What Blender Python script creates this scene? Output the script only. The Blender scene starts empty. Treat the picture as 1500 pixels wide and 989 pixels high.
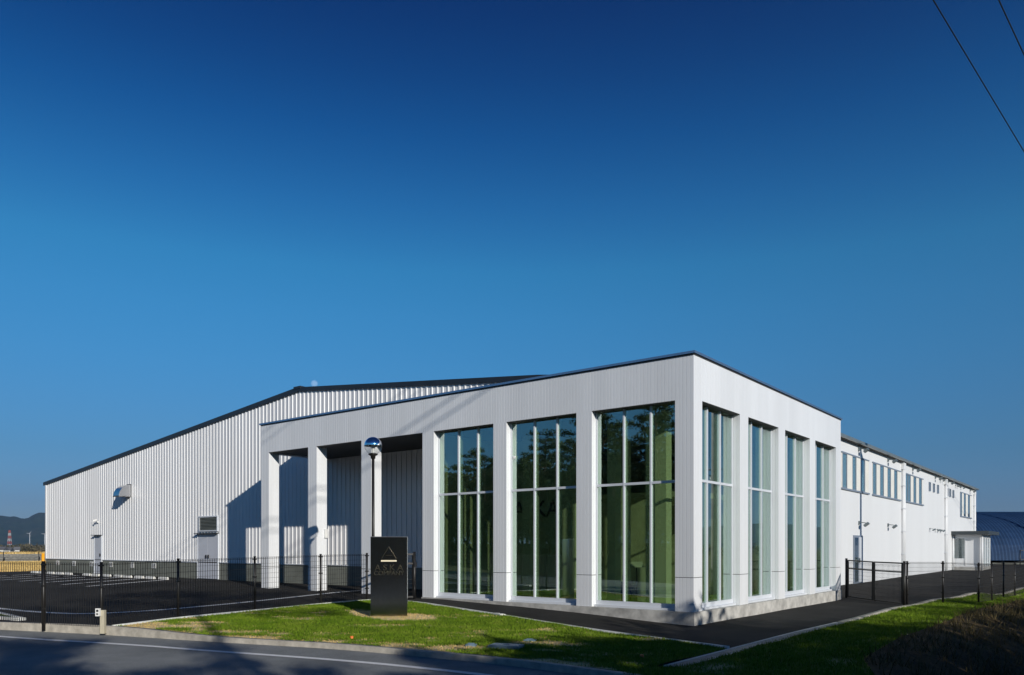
import bpy, bmesh, math, random
import numpy as np
from mathutils import Vector, Matrix, noise
R = math.radians
PI = math.pi
random.seed(7)
rng = np.random.default_rng(7)
sc = bpy.context.scene
col = sc.collection

# ------------------------------------------------------------------ camera
W_PX, H_PX = 1500.0, 989.0
cam_d = bpy.data.cameras.new('camera')
cam_o = bpy.data.objects.new('camera', cam_d)
col.objects.link(cam_o)
CAM = Vector((7.641, -16.363, 1.8))
cam_o.location = CAM
cam_o.rotation_euler = (R(90), 0, R(38.244))
cam_d.sensor_fit = 'HORIZONTAL'
cam_d.sensor_width = 36.0
cam_d.lens = 1133.0 / W_PX * 36.0
cam_d.shift_x = 0.0
cam_d.shift_y = (801.0 - H_PX / 2) / W_PX
cam_d.clip_start = 0.1
cam_d.clip_end = 30000.0
sc.camera = cam_o

# ------------------------------------------------------------------ light
SUN_EL, SUN_AZ = R(18.9), R(67.3)                 # azimuth from -Y towards +X
SUN = Vector((math.cos(SUN_EL) * math.sin(SUN_AZ), -math.cos(SUN_EL) * math.cos(SUN_AZ), math.sin(SUN_EL)))
world = bpy.data.worlds.new('World')
sc.world = world
world.use_nodes = True
wn = world.node_tree
bg = wn.nodes['Background']
sky = wn.nodes.new('ShaderNodeTexSky')
sky.sky_type = 'NISHITA'
sky.sun_disc = False
sky.sun_elevation = SUN_EL
sky.sun_rotation = math.atan2(SUN.x, SUN.y)       # clockwise from +Y
sky.air_density = 1.0
sky.dust_density = 0.15
sky.ozone_density = 4.0
sky.altitude = 0
# deep, polarised winter blue: the sky's own colour is filtered by its elevation
wtc = wn.nodes.new('ShaderNodeTexCoord')
wsx = wn.nodes.new('ShaderNodeSeparateXYZ')
wn.links.new(wtc.outputs['Generated'], wsx.inputs['Vector'])
wrp = wn.nodes.new('ShaderNodeValToRGB')
SKYT = [(0.0, (.62, .80, 1.32)), (.05, (.62, .87, 1.38)), (.11, (.55, 1.0, 1.39)), (.165, (.56, 1.20, 1.60)), (.22, (.54, 1.40, 1.80)), (.28, (.50, 1.56, 1.95)), (.334, (.42, 1.62, 2.0)), (.40, (.25, 1.26, 1.84)), (.468, (.10, .88, 1.56)), (.52, (.05, .62, 1.28)), (.572, (.02, .42, 1.04)), (.8, (.015, .32, .85))]
el_ = wrp.color_ramp.elements
for k_, (p_, c_) in enumerate(SKYT):
    e_ = el_[k_] if k_ < 2 else el_.new(p_)
    e_.position = p_; e_.color = (c_[0] / 2, c_[1] / 2, c_[2] / 2, 1)
wrp.color_ramp.interpolation = 'B_SPLINE' if False else 'LINEAR'
wn.links.new(wsx.outputs['Z'], wrp.inputs['Fac'])
wmu = wn.nodes.new('ShaderNodeMix'); wmu.data_type = 'RGBA'; wmu.blend_type = 'MULTIPLY'; wmu.inputs['Factor'].default_value = 1.0
wn.links.new(sky.outputs['Color'], wmu.inputs['A']); wn.links.new(wrp.outputs['Color'], wmu.inputs['B'])
wn.links.new(wmu.outputs['Result'], bg.inputs['Color'])
bg.inputs['Strength'].default_value = 0.10
sun_d = bpy.data.lights.new('sun', 'SUN')
sun_d.energy = 4.5
sun_d.angle = R(0.5)
sun_d.color = (1.0, 0.95, 0.87)
sun_o = bpy.data.objects.new('sun', sun_d)
col.objects.link(sun_o)
sun_o.rotation_euler = SUN.to_track_quat('Z', 'Y').to_euler()
sun_o.location = (40, -40, 60)
sc.view_settings.view_transform = 'Standard'
sc.view_settings.look = 'None'
sc.view_settings.gamma = 1.0
sc.view_settings.use_curve_mapping = False
sc.view_settings.exposure = 0.0
sc.cycles.transparent_max_bounces = 24
sc.cycles.max_bounces = 10

# ------------------------------------------------------------------ materials
def newmat(name):
    m = bpy.data.materials.new(name)
    m.use_nodes = True
    nt = m.node_tree
    return m, nt, nt.nodes['Principled BSDF']

def mat(name, color, rough=0.6, metal=0.0, var=0.0, scale=3.0, bump=0.0, bscale=40.0, color2=None, spec=None, stretch=None):
    m, nt, b = newmat(name)
    b.inputs['Base Color'].default_value = (*color, 1)
    b.inputs['Roughness'].default_value = rough
    b.inputs['Metallic'].default_value = metal
    if spec is not None:
        b.inputs['Specular IOR Level'].default_value = spec
    tc = nt.nodes.new('ShaderNodeTexCoord')
    src = tc.outputs['Object']
    if stretch:
        mp = nt.nodes.new('ShaderNodeMapping')
        mp.inputs['Scale'].default_value = stretch
        nt.links.new(src, mp.inputs['Vector'])
        src = mp.outputs['Vector']
    if var > 0 or color2:
        n = nt.nodes.new('ShaderNodeTexNoise')
        n.inputs['Scale'].default_value = scale
        n.inputs['Detail'].default_value = 7
        n.inputs['Roughness'].default_value = 0.65
        nt.links.new(src, n.inputs['Vector'])
        rp = nt.nodes.new('ShaderNodeValToRGB')
        c1 = [max(0, c * (1 - var)) for c in color]
        c2 = color2 or [min(1, c * (1 + var)) for c in color]
        rp.color_ramp.elements[0].position = 0.36
        rp.color_ramp.elements[1].position = 0.64
        rp.color_ramp.elements[0].color = (*c1, 1)
        rp.color_ramp.elements[1].color = (*c2, 1)
        nt.links.new(n.outputs['Fac'], rp.inputs['Fac'])
        nt.links.new(rp.outputs['Color'], b.inputs['Base Color'])
    if bump > 0:
        n2 = nt.nodes.new('ShaderNodeTexNoise')
        n2.inputs['Scale'].default_value = bscale
        n2.inputs['Detail'].default_value = 4
        nt.links.new(src, n2.inputs['Vector'])
        bp = nt.nodes.new('ShaderNodeBump')
        bp.inputs['Strength'].default_value = bump
        bp.inputs['Distance'].default_value = 0.02
        nt.links.new(n2.outputs['Fac'], bp.inputs['Height'])
        nt.links.new(bp.outputs['Normal'], b.inputs['Normal'])
    return m

def glass_mat(name, tint, f0=0.13, power=3.0, gcol=(0.93, 0.97, 1.0)):
    m = bpy.data.materials.new(name)
    m.use_nodes = True
    nt = m.node_tree
    nt.nodes.clear()
    out = nt.nodes.new('ShaderNodeOutputMaterial')
    mix = nt.nodes.new('ShaderNodeMixShader')
    tr = nt.nodes.new('ShaderNodeBsdfTransparent')
    tr.inputs['Color'].default_value = (*tint, 1)
    gl = nt.nodes.new('ShaderNodeBsdfGlossy')
    gl.inputs['Roughness'].default_value = 0.0
    gl.inputs['Color'].default_value = (*gcol, 1)
    g = nt.nodes.new('ShaderNodeNewGeometry')
    d = nt.nodes.new('ShaderNodeVectorMath'); d.operation = 'DOT_PRODUCT'
    nt.links.new(g.outputs['Normal'], d.inputs[0])
    nt.links.new(g.outputs['Incoming'], d.inputs[1])
    ab = nt.nodes.new('ShaderNodeMath'); ab.operation = 'ABSOLUTE'
    nt.links.new(d.outputs['Value'], ab.inputs[0])
    om = nt.nodes.new('ShaderNodeMath'); om.operation = 'SUBTRACT'; om.inputs[0].default_value = 1.0
    nt.links.new(ab.outputs[0], om.inputs[1])
    pw = nt.nodes.new('ShaderNodeMath'); pw.operation = 'POWER'; pw.inputs[1].default_value = power
    nt.links.new(om.outputs[0], pw.inputs[0])
    ma = nt.nodes.new('ShaderNodeMath'); ma.operation = 'MULTIPLY_ADD'
    ma.inputs[1].default_value = 1 - f0; ma.inputs[2].default_value = f0
    nt.links.new(pw.outputs[0], ma.inputs[0])
    nt.links.new(ma.outputs[0], mix.inputs['Fac'])
    nt.links.new(tr.outputs[0], mix.inputs[1])
    nt.links.new(gl.outputs[0], mix.inputs[2])
    nt.links.new(mix.outputs[0], out.inputs['Surface'])
    return m

def ground_mat(name, c1, c2, c3, scale=1.0, rough=0.9, bump=0.4, bscale=60, attr=None, acol=None):
    """three-tone ground cover with an optional painted-in bare-soil attribute"""
    m, nt, b = newmat(name)
    b.inputs['Roughness'].default_value = rough
    b.inputs['Specular IOR Level'].default_value = 0.12
    tc = nt.nodes.new('ShaderNodeTexCoord')
    n = nt.nodes.new('ShaderNodeTexNoise'); n.inputs['Scale'].default_value = scale; n.inputs['Detail'].default_value = 9
    n.inputs['Roughness'].default_value = 0.7
    nt.links.new(tc.outputs['Object'], n.inputs['Vector'])
    rp = nt.nodes.new('ShaderNodeValToRGB')
    e = rp.color_ramp.elements
    e[0].position = 0.34; e[0].color = (*c1, 1)
    e[1].position = 0.68; e[1].color = (*c3, 1)
    k = e.new(0.5); k.color = (*c2, 1)
    nt.links.new(n.outputs['Fac'], rp.inputs['Fac'])
    out = rp.outputs['Color']
    n2 = nt.nodes.new('ShaderNodeTexNoise'); n2.inputs['Scale'].default_value = bscale; n2.inputs['Detail'].default_value = 5
    nt.links.new(tc.outputs['Object'], n2.inputs['Vector'])
    mm = nt.nodes.new('ShaderNodeMix'); mm.data_type = 'RGBA'; mm.blend_type = 'MULTIPLY'
    mm.inputs['Factor'].default_value = 1.0
    mr = nt.nodes.new('ShaderNodeMapRange'); mr.inputs[1].default_value = 0.3; mr.inputs[2].default_value = 0.7
    mr.inputs[3].default_value = 0.65; mr.inputs[4].default_value = 1.3
    nt.links.new(n2.outputs['Fac'], mr.inputs[0])
    nt.links.new(out, mm.inputs['A']); nt.links.new(mr.outputs[0], mm.inputs['B'])
    out = mm.outputs['Result']
    if attr:
        a = nt.nodes.new('ShaderNodeAttribute'); a.attribute_name = attr
        mx = nt.nodes.new('ShaderNodeMix'); mx.data_type = 'RGBA'
        mx.inputs['B'].default_value = (*acol, 1)
        nt.links.new(a.outputs['Fac'], mx.inputs['Factor'])
        nt.links.new(out, mx.inputs['A'])
        out = mx.outputs['Result']
    nt.links.new(out, b.inputs['Base Color'])
    bp = nt.nodes.new('ShaderNodeBump'); bp.inputs['Strength'].default_value = bump; bp.inputs['Distance'].default_value = 0.03
    nt.links.new(n2.outputs['Fac'], bp.inputs['Height']); nt.links.new(bp.outputs['Normal'], b.inputs['Normal'])
    return m

M = dict(
    clad=mat('white_fine_cladding', (0.735, 0.75, 0.765), 0.34, 0.0, 0.045, 1.0, stretch=(1.3, 1.3, 0.10)),
    wall=mat('white_ribbed_steel', (0.765, 0.765, 0.765), 0.42, 0.0, 0.05, 1.0, stretch=(0.8, 0.8, 0.06)),
    side=mat('white_side_panel', (0.72, 0.73, 0.735), 0.5, 0.0, 0.022, 1.0, stretch=(0.5, 0.9, 0.08)),
    frame=mat('pale_aluminium', (0.60, 0.63, 0.67), 0.33, 0.0, 0.02, 2),
    sill=mat('grey_blue_sill', (0.20, 0.24, 0.30), 0.4),
    conc=mat('plinth_concrete', (0.42, 0.41, 0.38), 0.85, 0, 0.28, 2.5, 0.25, 30),
    block=mat('grey_plinth', (0.19, 0.20, 0.17), 0.85, 0, 0.14, 1.2, 0.2, 30),
    roofdark=mat('dark_roof_steel', (0.022, 0.026, 0.032), 0.38, 0.0, 0.1, 2),
    slate=mat('slate_canopy', (0.045, 0.055, 0.06), 0.4),
    gutter=mat('grey_gutter', (0.14, 0.17, 0.18), 0.35, 0.1, 0.1, 2),
    coping=mat('blue_grey_coping', (0.30, 0.40, 0.52), 0.22, 0.8, 0.06, 2),
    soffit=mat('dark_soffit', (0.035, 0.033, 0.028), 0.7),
    door=mat('grey_door', (0.55, 0.57, 0.62), 0.45, 0, 0.03, 2),
    louvre=mat('grey_louvre', (0.16, 0.17, 0.15), 0.5),
    steel=mat('bright_steel', (0.62, 0.62, 0.62), 0.28, 1.0, 0.06, 4),
    chrome=mat('polished_globe_steel', (0.86, 0.87, 0.88), 0.015, 1.0),
    signm=mat('dark_brushed_steel', (0.48, 0.47, 0.42), 0.14, 1.0, 0.12, 6, 0.05, 20, stretch=(14, 14, 0.6)),
    gold=mat('pale_cream_enamel', (0.80, 0.72, 0.52), 0.35),
    letter=mat('sign_letter_steel', (0.17, 0.15, 0.10), 0.3, 1.0),
    black=mat('black_fence_paint', (0.012, 0.011, 0.010), 0.45),
    wire=mat('black_cable', (0.008, 0.008, 0.008), 0.6),
    asphalt=ground_mat('asphalt_lot', (0.020, 0.019, 0.0177), (0.031, 0.0298, 0.0275), (0.046, 0.044, 0.041), 0.35, 0.9, 0.35, 90),
    road=ground_mat('road_asphalt', (0.18, 0.19, 0.186), (0.225, 0.235, 0.231), (0.275, 0.285, 0.28), 0.5, 0.85, 0.35, 90),
    paint=mat('road_paint', (0.88, 0.88, 0.86), 0.7, 0, 0.10, 14, color2=(0.72, 0.72, 0.70)),
    kerb=mat('kerb_concrete', (0.40, 0.37, 0.31), 0.9, 0, 0.22, 5, 0.3, 40),
    kerbw=mat('pale_edging', (0.62, 0.62, 0.58), 0.8, 0, 0.12, 6),
    grate=mat('galvanised_grate', (0.30, 0.31, 0.32), 0.5, 0.5, 0.25, 5),
    lawn=ground_mat('lawn_soil_grass', (0.05, 0.095, 0.008), (0.085, 0.135, 0.012), (0.13, 0.17, 0.02), 2.2, 0.95, 0.5, 45, 'bare', (0.60, 0.50, 0.29)),
    blade=ground_mat('grass_blade', (0.085, 0.155, 0.008), (0.13, 0.21, 0.012), (0.19, 0.255, 0.028), 1.6, 0.7, 0.0, 25),
    strawblade=ground_mat('dry_grass_blade', (0.075, 0.06, 0.024), (0.125, 0.098, 0.042), (0.19, 0.145, 0.07), 3, 0.8, 0.0, 25),
    straw=ground_mat('ochre_straw', (0.50, 0.34, 0.12), (0.62, 0.44, 0.17), (0.72, 0.54, 0.24), 1.0, 0.8, 0.0, 8),
    bank=ground_mat('bank_dead_grass', (0.04, 0.028, 0.014), (0.07, 0.05, 0.024), (0.11, 0.08, 0.04), 1.4, 0.95, 0.8, 14),
    field=ground_mat('dry_field', (0.42, 0.30, 0.12), (0.50, 0.36, 0.15), (0.56, 0.42, 0.19), 0.25, 0.95, 0.5, 5),
    levee=ground_mat('levee_concrete', (0.22, 0.21, 0.18), (0.26, 0.25, 0.21), (0.30, 0.28, 0.23), 0.4, 0.95, 0.3, 5),
    plain=ground_mat('plain_fields', (0.06, 0.09, 0.03), (0.13, 0.13, 0.05), (0.22, 0.17, 0.08), 0.008, 0.95, 0.2, 1),
    hill=ground_mat('forest_hill', (0.018, 0.035, 0.016), (0.035, 0.05, 0.022), (0.06, 0.06, 0.035), 0.006, 0.95, 0.6, 0.03),
    bark=mat('pine_bark', (0.075, 0.05, 0.035), 0.95, 0, 0.35, 6, 0.5, 12),
    needle=mat('pine_needles', (0.022, 0.048, 0.014), 0.75, 0, 0.4, 1.3, color2=(0.05, 0.085, 0.022)),
    leaf=mat('broad_leaves', (0.04, 0.055, 0.014), 0.75, 0, 0.4, 1.3, color2=(0.085, 0.09, 0.03)),
    twig=mat('bare_twigs', (0.10, 0.075, 0.05), 0.9, 0, 0.3, 3),
    polec=mat('pole_concrete', (0.30, 0.29, 0.27), 0.85, 0, 0.12, 3),
    yellow=mat('yellow_paint', (0.80, 0.36, 0.01), 0.5, 0, 0.05, 4),
    beige=mat('beige_post', (0.46, 0.42, 0.31), 0.7, 0, 0.1, 6),
    hazed_white=mat('haze_greyed_white', (0.42, 0.43, 0.44), 0.7),  # white greyed so distance haze is painted into turbines and tower
    white=mat('white_plastic', (0.74, 0.74, 0.72), 0.45, 0, 0.04, 6),
    stop=mat('white_wheel_stop', (0.72, 0.71, 0.67), 0.8, 0, 0.12, 6),
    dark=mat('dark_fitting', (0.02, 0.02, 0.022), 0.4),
    blue=mat('blue_barn_steel', (0.016, 0.042, 0.10), 0.42, 0.0, 0.14, 0.6),
    cover=mat('blue_grey_cover', (0.16, 0.24, 0.31), 0.45, 0.2, 0.12, 6),
    orange=mat('orange_peg', (0.75, 0.18, 0.03), 0.6),
    floor=mat('lobby_floor', (0.62, 0.62, 0.55), 0.25, 0, 0.08, 1.2),
    inner=mat('lobby_white_wall', (0.72, 0.72, 0.64), 0.7, 0, 0.03, 1),
    innerdark=mat('lobby_dark_wall', (0.58, 0.58, 0.48), 0.6, 0, 0.15, 1.5),
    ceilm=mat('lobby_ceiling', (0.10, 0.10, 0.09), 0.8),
    blind=mat('window_blind', (0.70, 0.69, 0.64), 0.7, 0, 0.05, 3),
    red=mat('haze_dulled_red', (0.34, 0.09, 0.07), 0.6),  # red dulled in its colour to stand in for distance haze
    roofg=mat('house_roof', (0.10, 0.10, 0.11), 0.7, 0, 0.2, 0.5),
    housew=mat('house_wall', (0.62, 0.60, 0.56), 0.8, 0, 0.1, 0.3),
    moonm=mat('moon_dust', (0.30, 0.30, 0.29), 1.0, 0, 0.3, 0.02, spec=0.0),
    glass=glass_mat('green_glass', (0.84, 0.93, 0.77), 0.31, 3.0, (0.86, 0.97, 1.0)),
    glassd=glass_mat('clear_glass', (0.82, 0.88, 0.88), 0.13),
    bulbglass=glass_mat('lamp_glass', (0.95, 0.96, 0.96), 0.04, 4.0),
    paneback=mat('grey_pane_backing', (0.50, 0.60, 0.60), 0.7),  # pale tone behind the glass, picked to brighten the panes
)

# ------------------------------------------------------------------ mesh helpers
class MB:
    def __init__(s):
        s.v = []; s.f = []; s.smooth = []
    def add(s, vs, fs, smooth=False):
        o = len(s.v)
        s.v += [tuple(p) for p in vs]
        s.f += [tuple(i + o for i in f) for f in fs]
        s.smooth += [smooth] * len(fs)
        return s
    def box(s, x0, x1, y0, y1, z0, z1):
        vs = [(x0, y0, z0), (x1, y0, z0), (x1, y1, z0), (x0, y1, z0), (x0, y0, z1), (x1, y0, z1), (x1, y1, z1), (x0, y1, z1)]
        return s.add(vs, [(0, 3, 2, 1), (4, 5, 6, 7), (0, 1, 5, 4), (1, 2, 6, 5), (2, 3, 7, 6), (3, 0, 4, 7)])
    def obox(s, c, u, v, w, hu, hv, hw):
        c = Vector(c); u = Vector(u) * hu; v = Vector(v) * hv; w = Vector(w) * hw
        vs = [c - u - v - w, c + u - v - w, c + u + v - w, c - u + v - w, c - u - v + w, c + u - v + w, c + u + v + w, c - u + v + w]
        return s.add(vs, [(0, 3, 2, 1), (4, 5, 6, 7), (0, 1, 5, 4), (1, 2, 6, 5), (2, 3, 7, 6), (3, 0, 4, 7)])
    def bar(s, a, b, w, h=None):
        """rectangular bar from a to b, w across (horizontal), h in the other direction"""
        a = Vector(a); b = Vector(b); h = h or w
        d = b - a; L = d.length; d.normalize()
        up = Vector((0, 0, 1)) if abs(d.z) < 0.95 else Vector((0, 1, 0))
        r = d.cross(up).normalized(); q = r.cross(d)
        return s.obox((a + b) / 2, d, r, q, L / 2, w / 2, h / 2)
    def prism(s, poly, z0, z1):
        """poly: ccw (x,y)"""
        n = len(poly)
        vs = [(x, y, z0) for x, y in poly] + [(x, y, z1) for x, y in poly]
        fs = [tuple(range(n - 1, -1, -1)), tuple(range(n, 2 * n))]
        fs += [(i, (i + 1) % n, n + (i + 1) % n, n + i) for i in range(n)]
        return s.add(vs, fs)
    def tube(s, pts, r, n=8, cap=True, smooth=True):
        pts = [Vector(p) for p in pts]
        rs = r if isinstance(r, (list, tuple)) else [r] * len(pts)
        vs = []; 
        for i, p in enumerate(pts):
            d = (pts[min(i + 1, len(pts) - 1)] - pts[max(i - 1, 0)]).normalized()
            up = Vector((0, 0, 1)) if abs(d.z) < 0.9 else Vector((1, 0, 0))
            a = d.cross(up).normalized(); b = d.cross(a)
            for k in range(n):
                t = 2 * PI * k / n
                vs.append(p + (a * math.cos(t) + b * math.sin(t)) * rs[i])
        fs = []
        for i in range(len(pts) - 1):
            for k in range(n):
                k2 = (k + 1) % n
                fs.append((i * n + k, i * n + k2, (i + 1) * n + k2, (i + 1) * n + k))
        o = len(s.v)
        s.add(vs, fs, smooth)
        if cap:
            s.f.append(tuple(o + k for k in range(n - 1, -1, -1))); s.smooth.append(False)
            e = o + (len(pts) - 1) * n
            s.f.append(tuple(e + k for k in range(n))); s.smooth.append(False)
        return s
    def lathe(s, prof, c=(0, 0, 0), n=24, smooth=True):
        vs = []
        for r, z in prof:
            for k in range(n):
                t = 2 * PI * k / n
                vs.append((c[0] + r * math.cos(t), c[1] + r * math.sin(t), c[2] + z))
        fs = []
        for i in range(len(prof) - 1):
            for k in range(n):
                k2 = (k + 1) % n
                fs.append((i * n + k, i * n + k2, (i + 1) * n + k2, (i + 1) * n + k))
        return s.add(vs, fs, smooth)
    def build(s, name, m, parent=None, loc=None):
        me = bpy.data.meshes.new(name)
        me.from_pydata(s.v, [], s.f)
        me.polygons.foreach_set('use_smooth', s.smooth)
        if isinstance(m, (list, tuple)):
            for q in m: me.materials.append(q)
        else:
            me.materials.append(m)
        me.update()
        o = bpy.data.objects.new(name, me)
        col.objects.link(o)
        if parent is not None: o.parent = parent
        if loc is not None: o.location = loc
        return o

def build_each(mb, name, m, parent=None):
    """one object for every loose piece collected in mb"""
    n = len(mb.v); par = list(range(n))
    def find(a):
        while par[a] != a:
            par[a] = par[par[a]]; a = par[a]
        return a
    for f in mb.f:
        for q in f[1:]: par[find(q)] = find(f[0])
    groups = {}
    for f, sm in zip(mb.f, mb.smooth): groups.setdefault(find(f[0]), []).append((f, sm))
    out = []
    for fs in groups.values():
        ids = sorted({q for f, _ in fs for q in f}); ix = {q: i for i, q in enumerate(ids)}
        p = MB(); p.v = [mb.v[q] for q in ids]; p.f = [tuple(ix[q] for q in f) for f, _ in fs]; p.smooth = [k for _, k in fs]
        out.append(p.build(name, m, parent))
    return out

def np_mesh(name, verts, tris, m, parent=None):
    me = bpy.data.meshes.new(name)
    nv = len(verts); nf = len(tris); k = tris.shape[1]
    me.vertices.add(nv); me.vertices.foreach_set('co', np.asarray(verts, np.float32).ravel())
    me.loops.add(nf * k); me.loops.foreach_set('vertex_index', tris.astype(np.int32).ravel())
    me.polygons.add(nf)
    me.polygons.foreach_set('loop_start', np.arange(0, nf * k, k, dtype=np.int32))
    me.polygons.foreach_set('loop_total', np.full(nf, k, np.int32))
    me.update(calc_edges=True); me.validate()
    me.materials.append(m)
    o = bpy.data.objects.new(name, me); col.objects.link(o)
    if parent is not None: o.parent = parent
    return o

def tag(o, label, cat, group=None, kind=None):
    o['label'] = label; o['category'] = cat
    if group: o['group'] = group
    if kind: o['kind'] = kind
    return o
def thing(name, label, cat, loc=(0, 0, 0), rz=0, group=None):
    o = bpy.data.objects.new(name, None); col.objects.link(o)
    o.location = loc; o.rotation_euler = (0, 0, rz); o.empty_display_size = 0.3
    return tag(o, label, cat, group)
def struct(o):
    o['kind'] = 'structure'; return o
def copy_tree(o, parent=None):
    c = o.copy(); col.objects.link(c)
    if parent is not None: c.parent = parent
    for ch in list(o.children): copy_tree(ch, c)
    return c
def smooth(t):
    t = min(1, max(0, t)); return t * t * (3 - 2 * t)
def text_mesh(name, s, size, m, parent, mtx, extrude=0.004, bold=0.0, align='CENTER'):
    c = bpy.data.curves.new(name, 'FONT')
    c.body = s; c.size = size; c.extrude = extrude; c.align_x = align; c.offset = bold
    tmp = bpy.data.objects.new(name, c)
    col.objects.link(tmp)
    dg = bpy.context.evaluated_depsgraph_get()
    me = bpy.data.meshes.new_from_object(tmp.evaluated_get(dg))
    bpy.data.objects.remove(tmp); bpy.data.curves.remove(c)
    me.materials.clear(); me.materials.append(m)
    o = bpy.data.objects.new(name, me); col.objects.link(o)
    me.transform(mtx)
    o.parent = parent
    return o

# ------------------------------------------------------------------ ground height
CP = np.array([(0, 0, 0), (-2.7, 0, .12), (-4.9, 0, .2), (-7.1, 0, .26), (-8.3, 0, .28), (-12.5, 0, .31), (-16.8, 0, .31), (-20, 2.9, .31), (-26, 2.9, .31),
      (-35, 2.9, .31), (-43, 2.9, .31), (-30, -3, .29), (-20, -3, .28), (-9.6, -7.1, .14), (-9.65, -5, .17), (-9.6, -3, .21), (-9, -.3, .25), (-9.1, -9, .09), (-10.6, -9.5, .1),
      (-16, -11.5, .1), (-20, -7, .2), (-30, -9, .2), (-45, -12, .2), (2.4, -6, 0), (2.4, 0, 0), (2.4, 8, 0), (2.4, 13, 0), (0, 4, -.01), (0, 8, -.02), (0, 11.7, -.02), (-1.5, 17, .2),
      (-1.5, 30, .22), (-1.5, 54, .22), (-3, 66, .22), (3.4, 17.5, .0), (4.4, 23, 0), (8, 40, .1), (-6, -7.9, .0), (-3.5, -7.2, 0), (0, -7, 0), (3, -7, 0), (8, -8, -.05), (0, -10, -.03),
      (-4.7, -12.3, -.03), (6.5, -16.4, 0), (20, -10, -.1), (3.07, 12.1, -.06), (3.9, 13, -.12), (4, 15.9, -.16), (4.2, 18, -.16), (4.3, 20.2, -.2), (-6, -2.5, .13), (-3, -3, .06)])
def _phi(r): return -np.sqrt(r * r + 1.0)
_A = _phi(np.linalg.norm(CP[:, None, :2] - CP[None, :, :2], axis=2))
_n = len(CP)
_K = np.zeros((_n + 1, _n + 1)); _K[:_n, :_n] = _A; _K[:_n, _n] = 1; _K[_n, :_n] = 1
_w = np.linalg.solve(_K, np.append(CP[:, 2], 0))
def gz_np(P):
    P = np.asarray(P, float)
    out = _phi(np.linalg.norm(P[:, None, :] - CP[None, :, :2], axis=2)) @ _w[:_n] + _w[_n]
    return np.clip(out, -0.25, 0.33)
def gz(x, y): return float(gz_np([(x, y)])[0])

def resample(pl, step=None, n=None):
    pl = np.array(pl, float)
    d = np.r_[0, np.cumsum(np.linalg.norm(np.diff(pl, axis=0), axis=1))]
    if n is None: n = max(2, int(round(d[-1] / step)) + 1)
    t = np.linspace(0, d[-1], n)
    return np.stack([np.interp(t, d, pl[:, k]) for k in range(pl.shape[1])], 1)
def smooth_line(pl, step=0.3):
    p = resample(pl, step)
    for _ in range(6):
        p[1:-1] = (p[:-2] + 2 * p[1:-1] + p[2:]) / 4
    return p
def loft_sheet(name, A, B, m, off=0.0, nu=80, nv=20, zf=None):
    A = resample(A, n=nu); B = resample(B, n=nu)
    t = np.linspace(0, 1, nv)[None, :, None]
    P = (A[:, None, :] * (1 - t) + B[:, None, :] * t).reshape(-1, 2)
    z = (zf(P) if zf else gz_np(P)) + off
    V = np.c_[P, z]
    i, j = np.meshgrid(np.arange(nu - 1), np.arange(nv - 1), indexing='ij')
    a = (i * nv + j).ravel()
    F = np.stack([a, a + 1, a + nv + 1, a + nv], 1)
    # make normals point up
    p0, p1, p2 = V[F[0][0]], V[F[0][1]], V[F[0][2]]
    if np.cross(p1 - p0, p2 - p0)[2] < 0: F = F[:, ::-1]
    return np_mesh(name, V, F, m)
def ribbon(name, line, half, m, off=0.004, thick=0.0, step=0.3, zf=None, sm=True):
    """a strip of the given half width along a ground polyline; thick>0 makes it a kerb"""
    p = smooth_line(line, step) if sm else resample(line, step)
    d = np.gradient(p, axis=0); d /= np.linalg.norm(d, axis=1)[:, None]
    nrm = np.stack([-d[:, 1], d[:, 0]], 1)
    L = p + nrm * half; Rr = p - nrm * half
    f = zf or gz_np
    zl = f(L) + off; zr = f(Rr) + off
    n = len(p)
    if thick <= 0:
        V = np.r_[np.c_[L, zl], np.c_[Rr, zr]]
        F = np.array([(i, n + i, n + i + 1, i + 1) for i in range(n - 1)])
        return np_mesh(name, V, F, m)
    zt = np.maximum(zl, zr)
    V = np.r_[np.c_[L, zt], np.c_[Rr, zt], np.c_[L, zt - thick], np.c_[Rr, zt - thick]]
    F = []
    for i in range(n - 1):
        F += [(i, n + i, n + i + 1, i + 1), (n + i, 3 * n + i, 3 * n + i + 1, n + i + 1), (2 * n + i, i, i + 1, 2 * n + i + 1)]
    F += [(0, 2 * n, 3 * n, n), (n - 1, 2 * n - 1, 4 * n - 1, 3 * n - 1)]
    return np_mesh(name, V, np.array(F), m)

# ------------------------------------------------------------------ setting: ground
pl = MB(); pl.add([(-9000, -9000, -6), (9000, -9000, -6), (9000, 12000, -6), (-9000, 12000, -6)], [(0, 1, 2, 3)])
struct(pl.build('ground', M['plain']))

KERB = [(-60, -27), (-40, -20.5), (-25, -15), (-16, -11.6), (-11.83, -9.94), (-9.49, -8.9), (-8.5, -8.6), (-6.48, -8.1), (-5.0, -7.62), (-3.5, -7.22), (-1.82, -7.0),
        (-.34, -6.83), (.92, -6.82), (1.6, -6.86), (2.47, -6.95), (4.5, -7.3), (8, -8.2), (14, -10.6), (22, -14.5), (40, -26)]
WHITE = [(-60, -27.7), (-40, -21.2), (-25, -15.7), (-16, -12.3), (-10.36, -10.42), (-7.94, -9.6), (-4.79, -8.73), (-2.4, -8.14), (-.9, -7.9), (.94, -7.76), (2.6, -7.85), (4.5, -8.2), (8, -9.1), (14, -11.5), (22, -15.4), (40, -27)]
FAR = [(-64, -37), (-44, -30.5), (-25, -23.5), (-14, -19.5), (-6, -17.6), (0, -16.9), (4, -16.6), (7, -16.8), (10, -17.5), (16, -20), (36, -34)]
def zroad(P): return np.clip(gz_np(P), -0.05, 0.0) * 0.6 - 0.055 + np.where(P[:, 0] < -9, 0.012 * np.minimum(4, -9 - P[:, 0]), 0)
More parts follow.
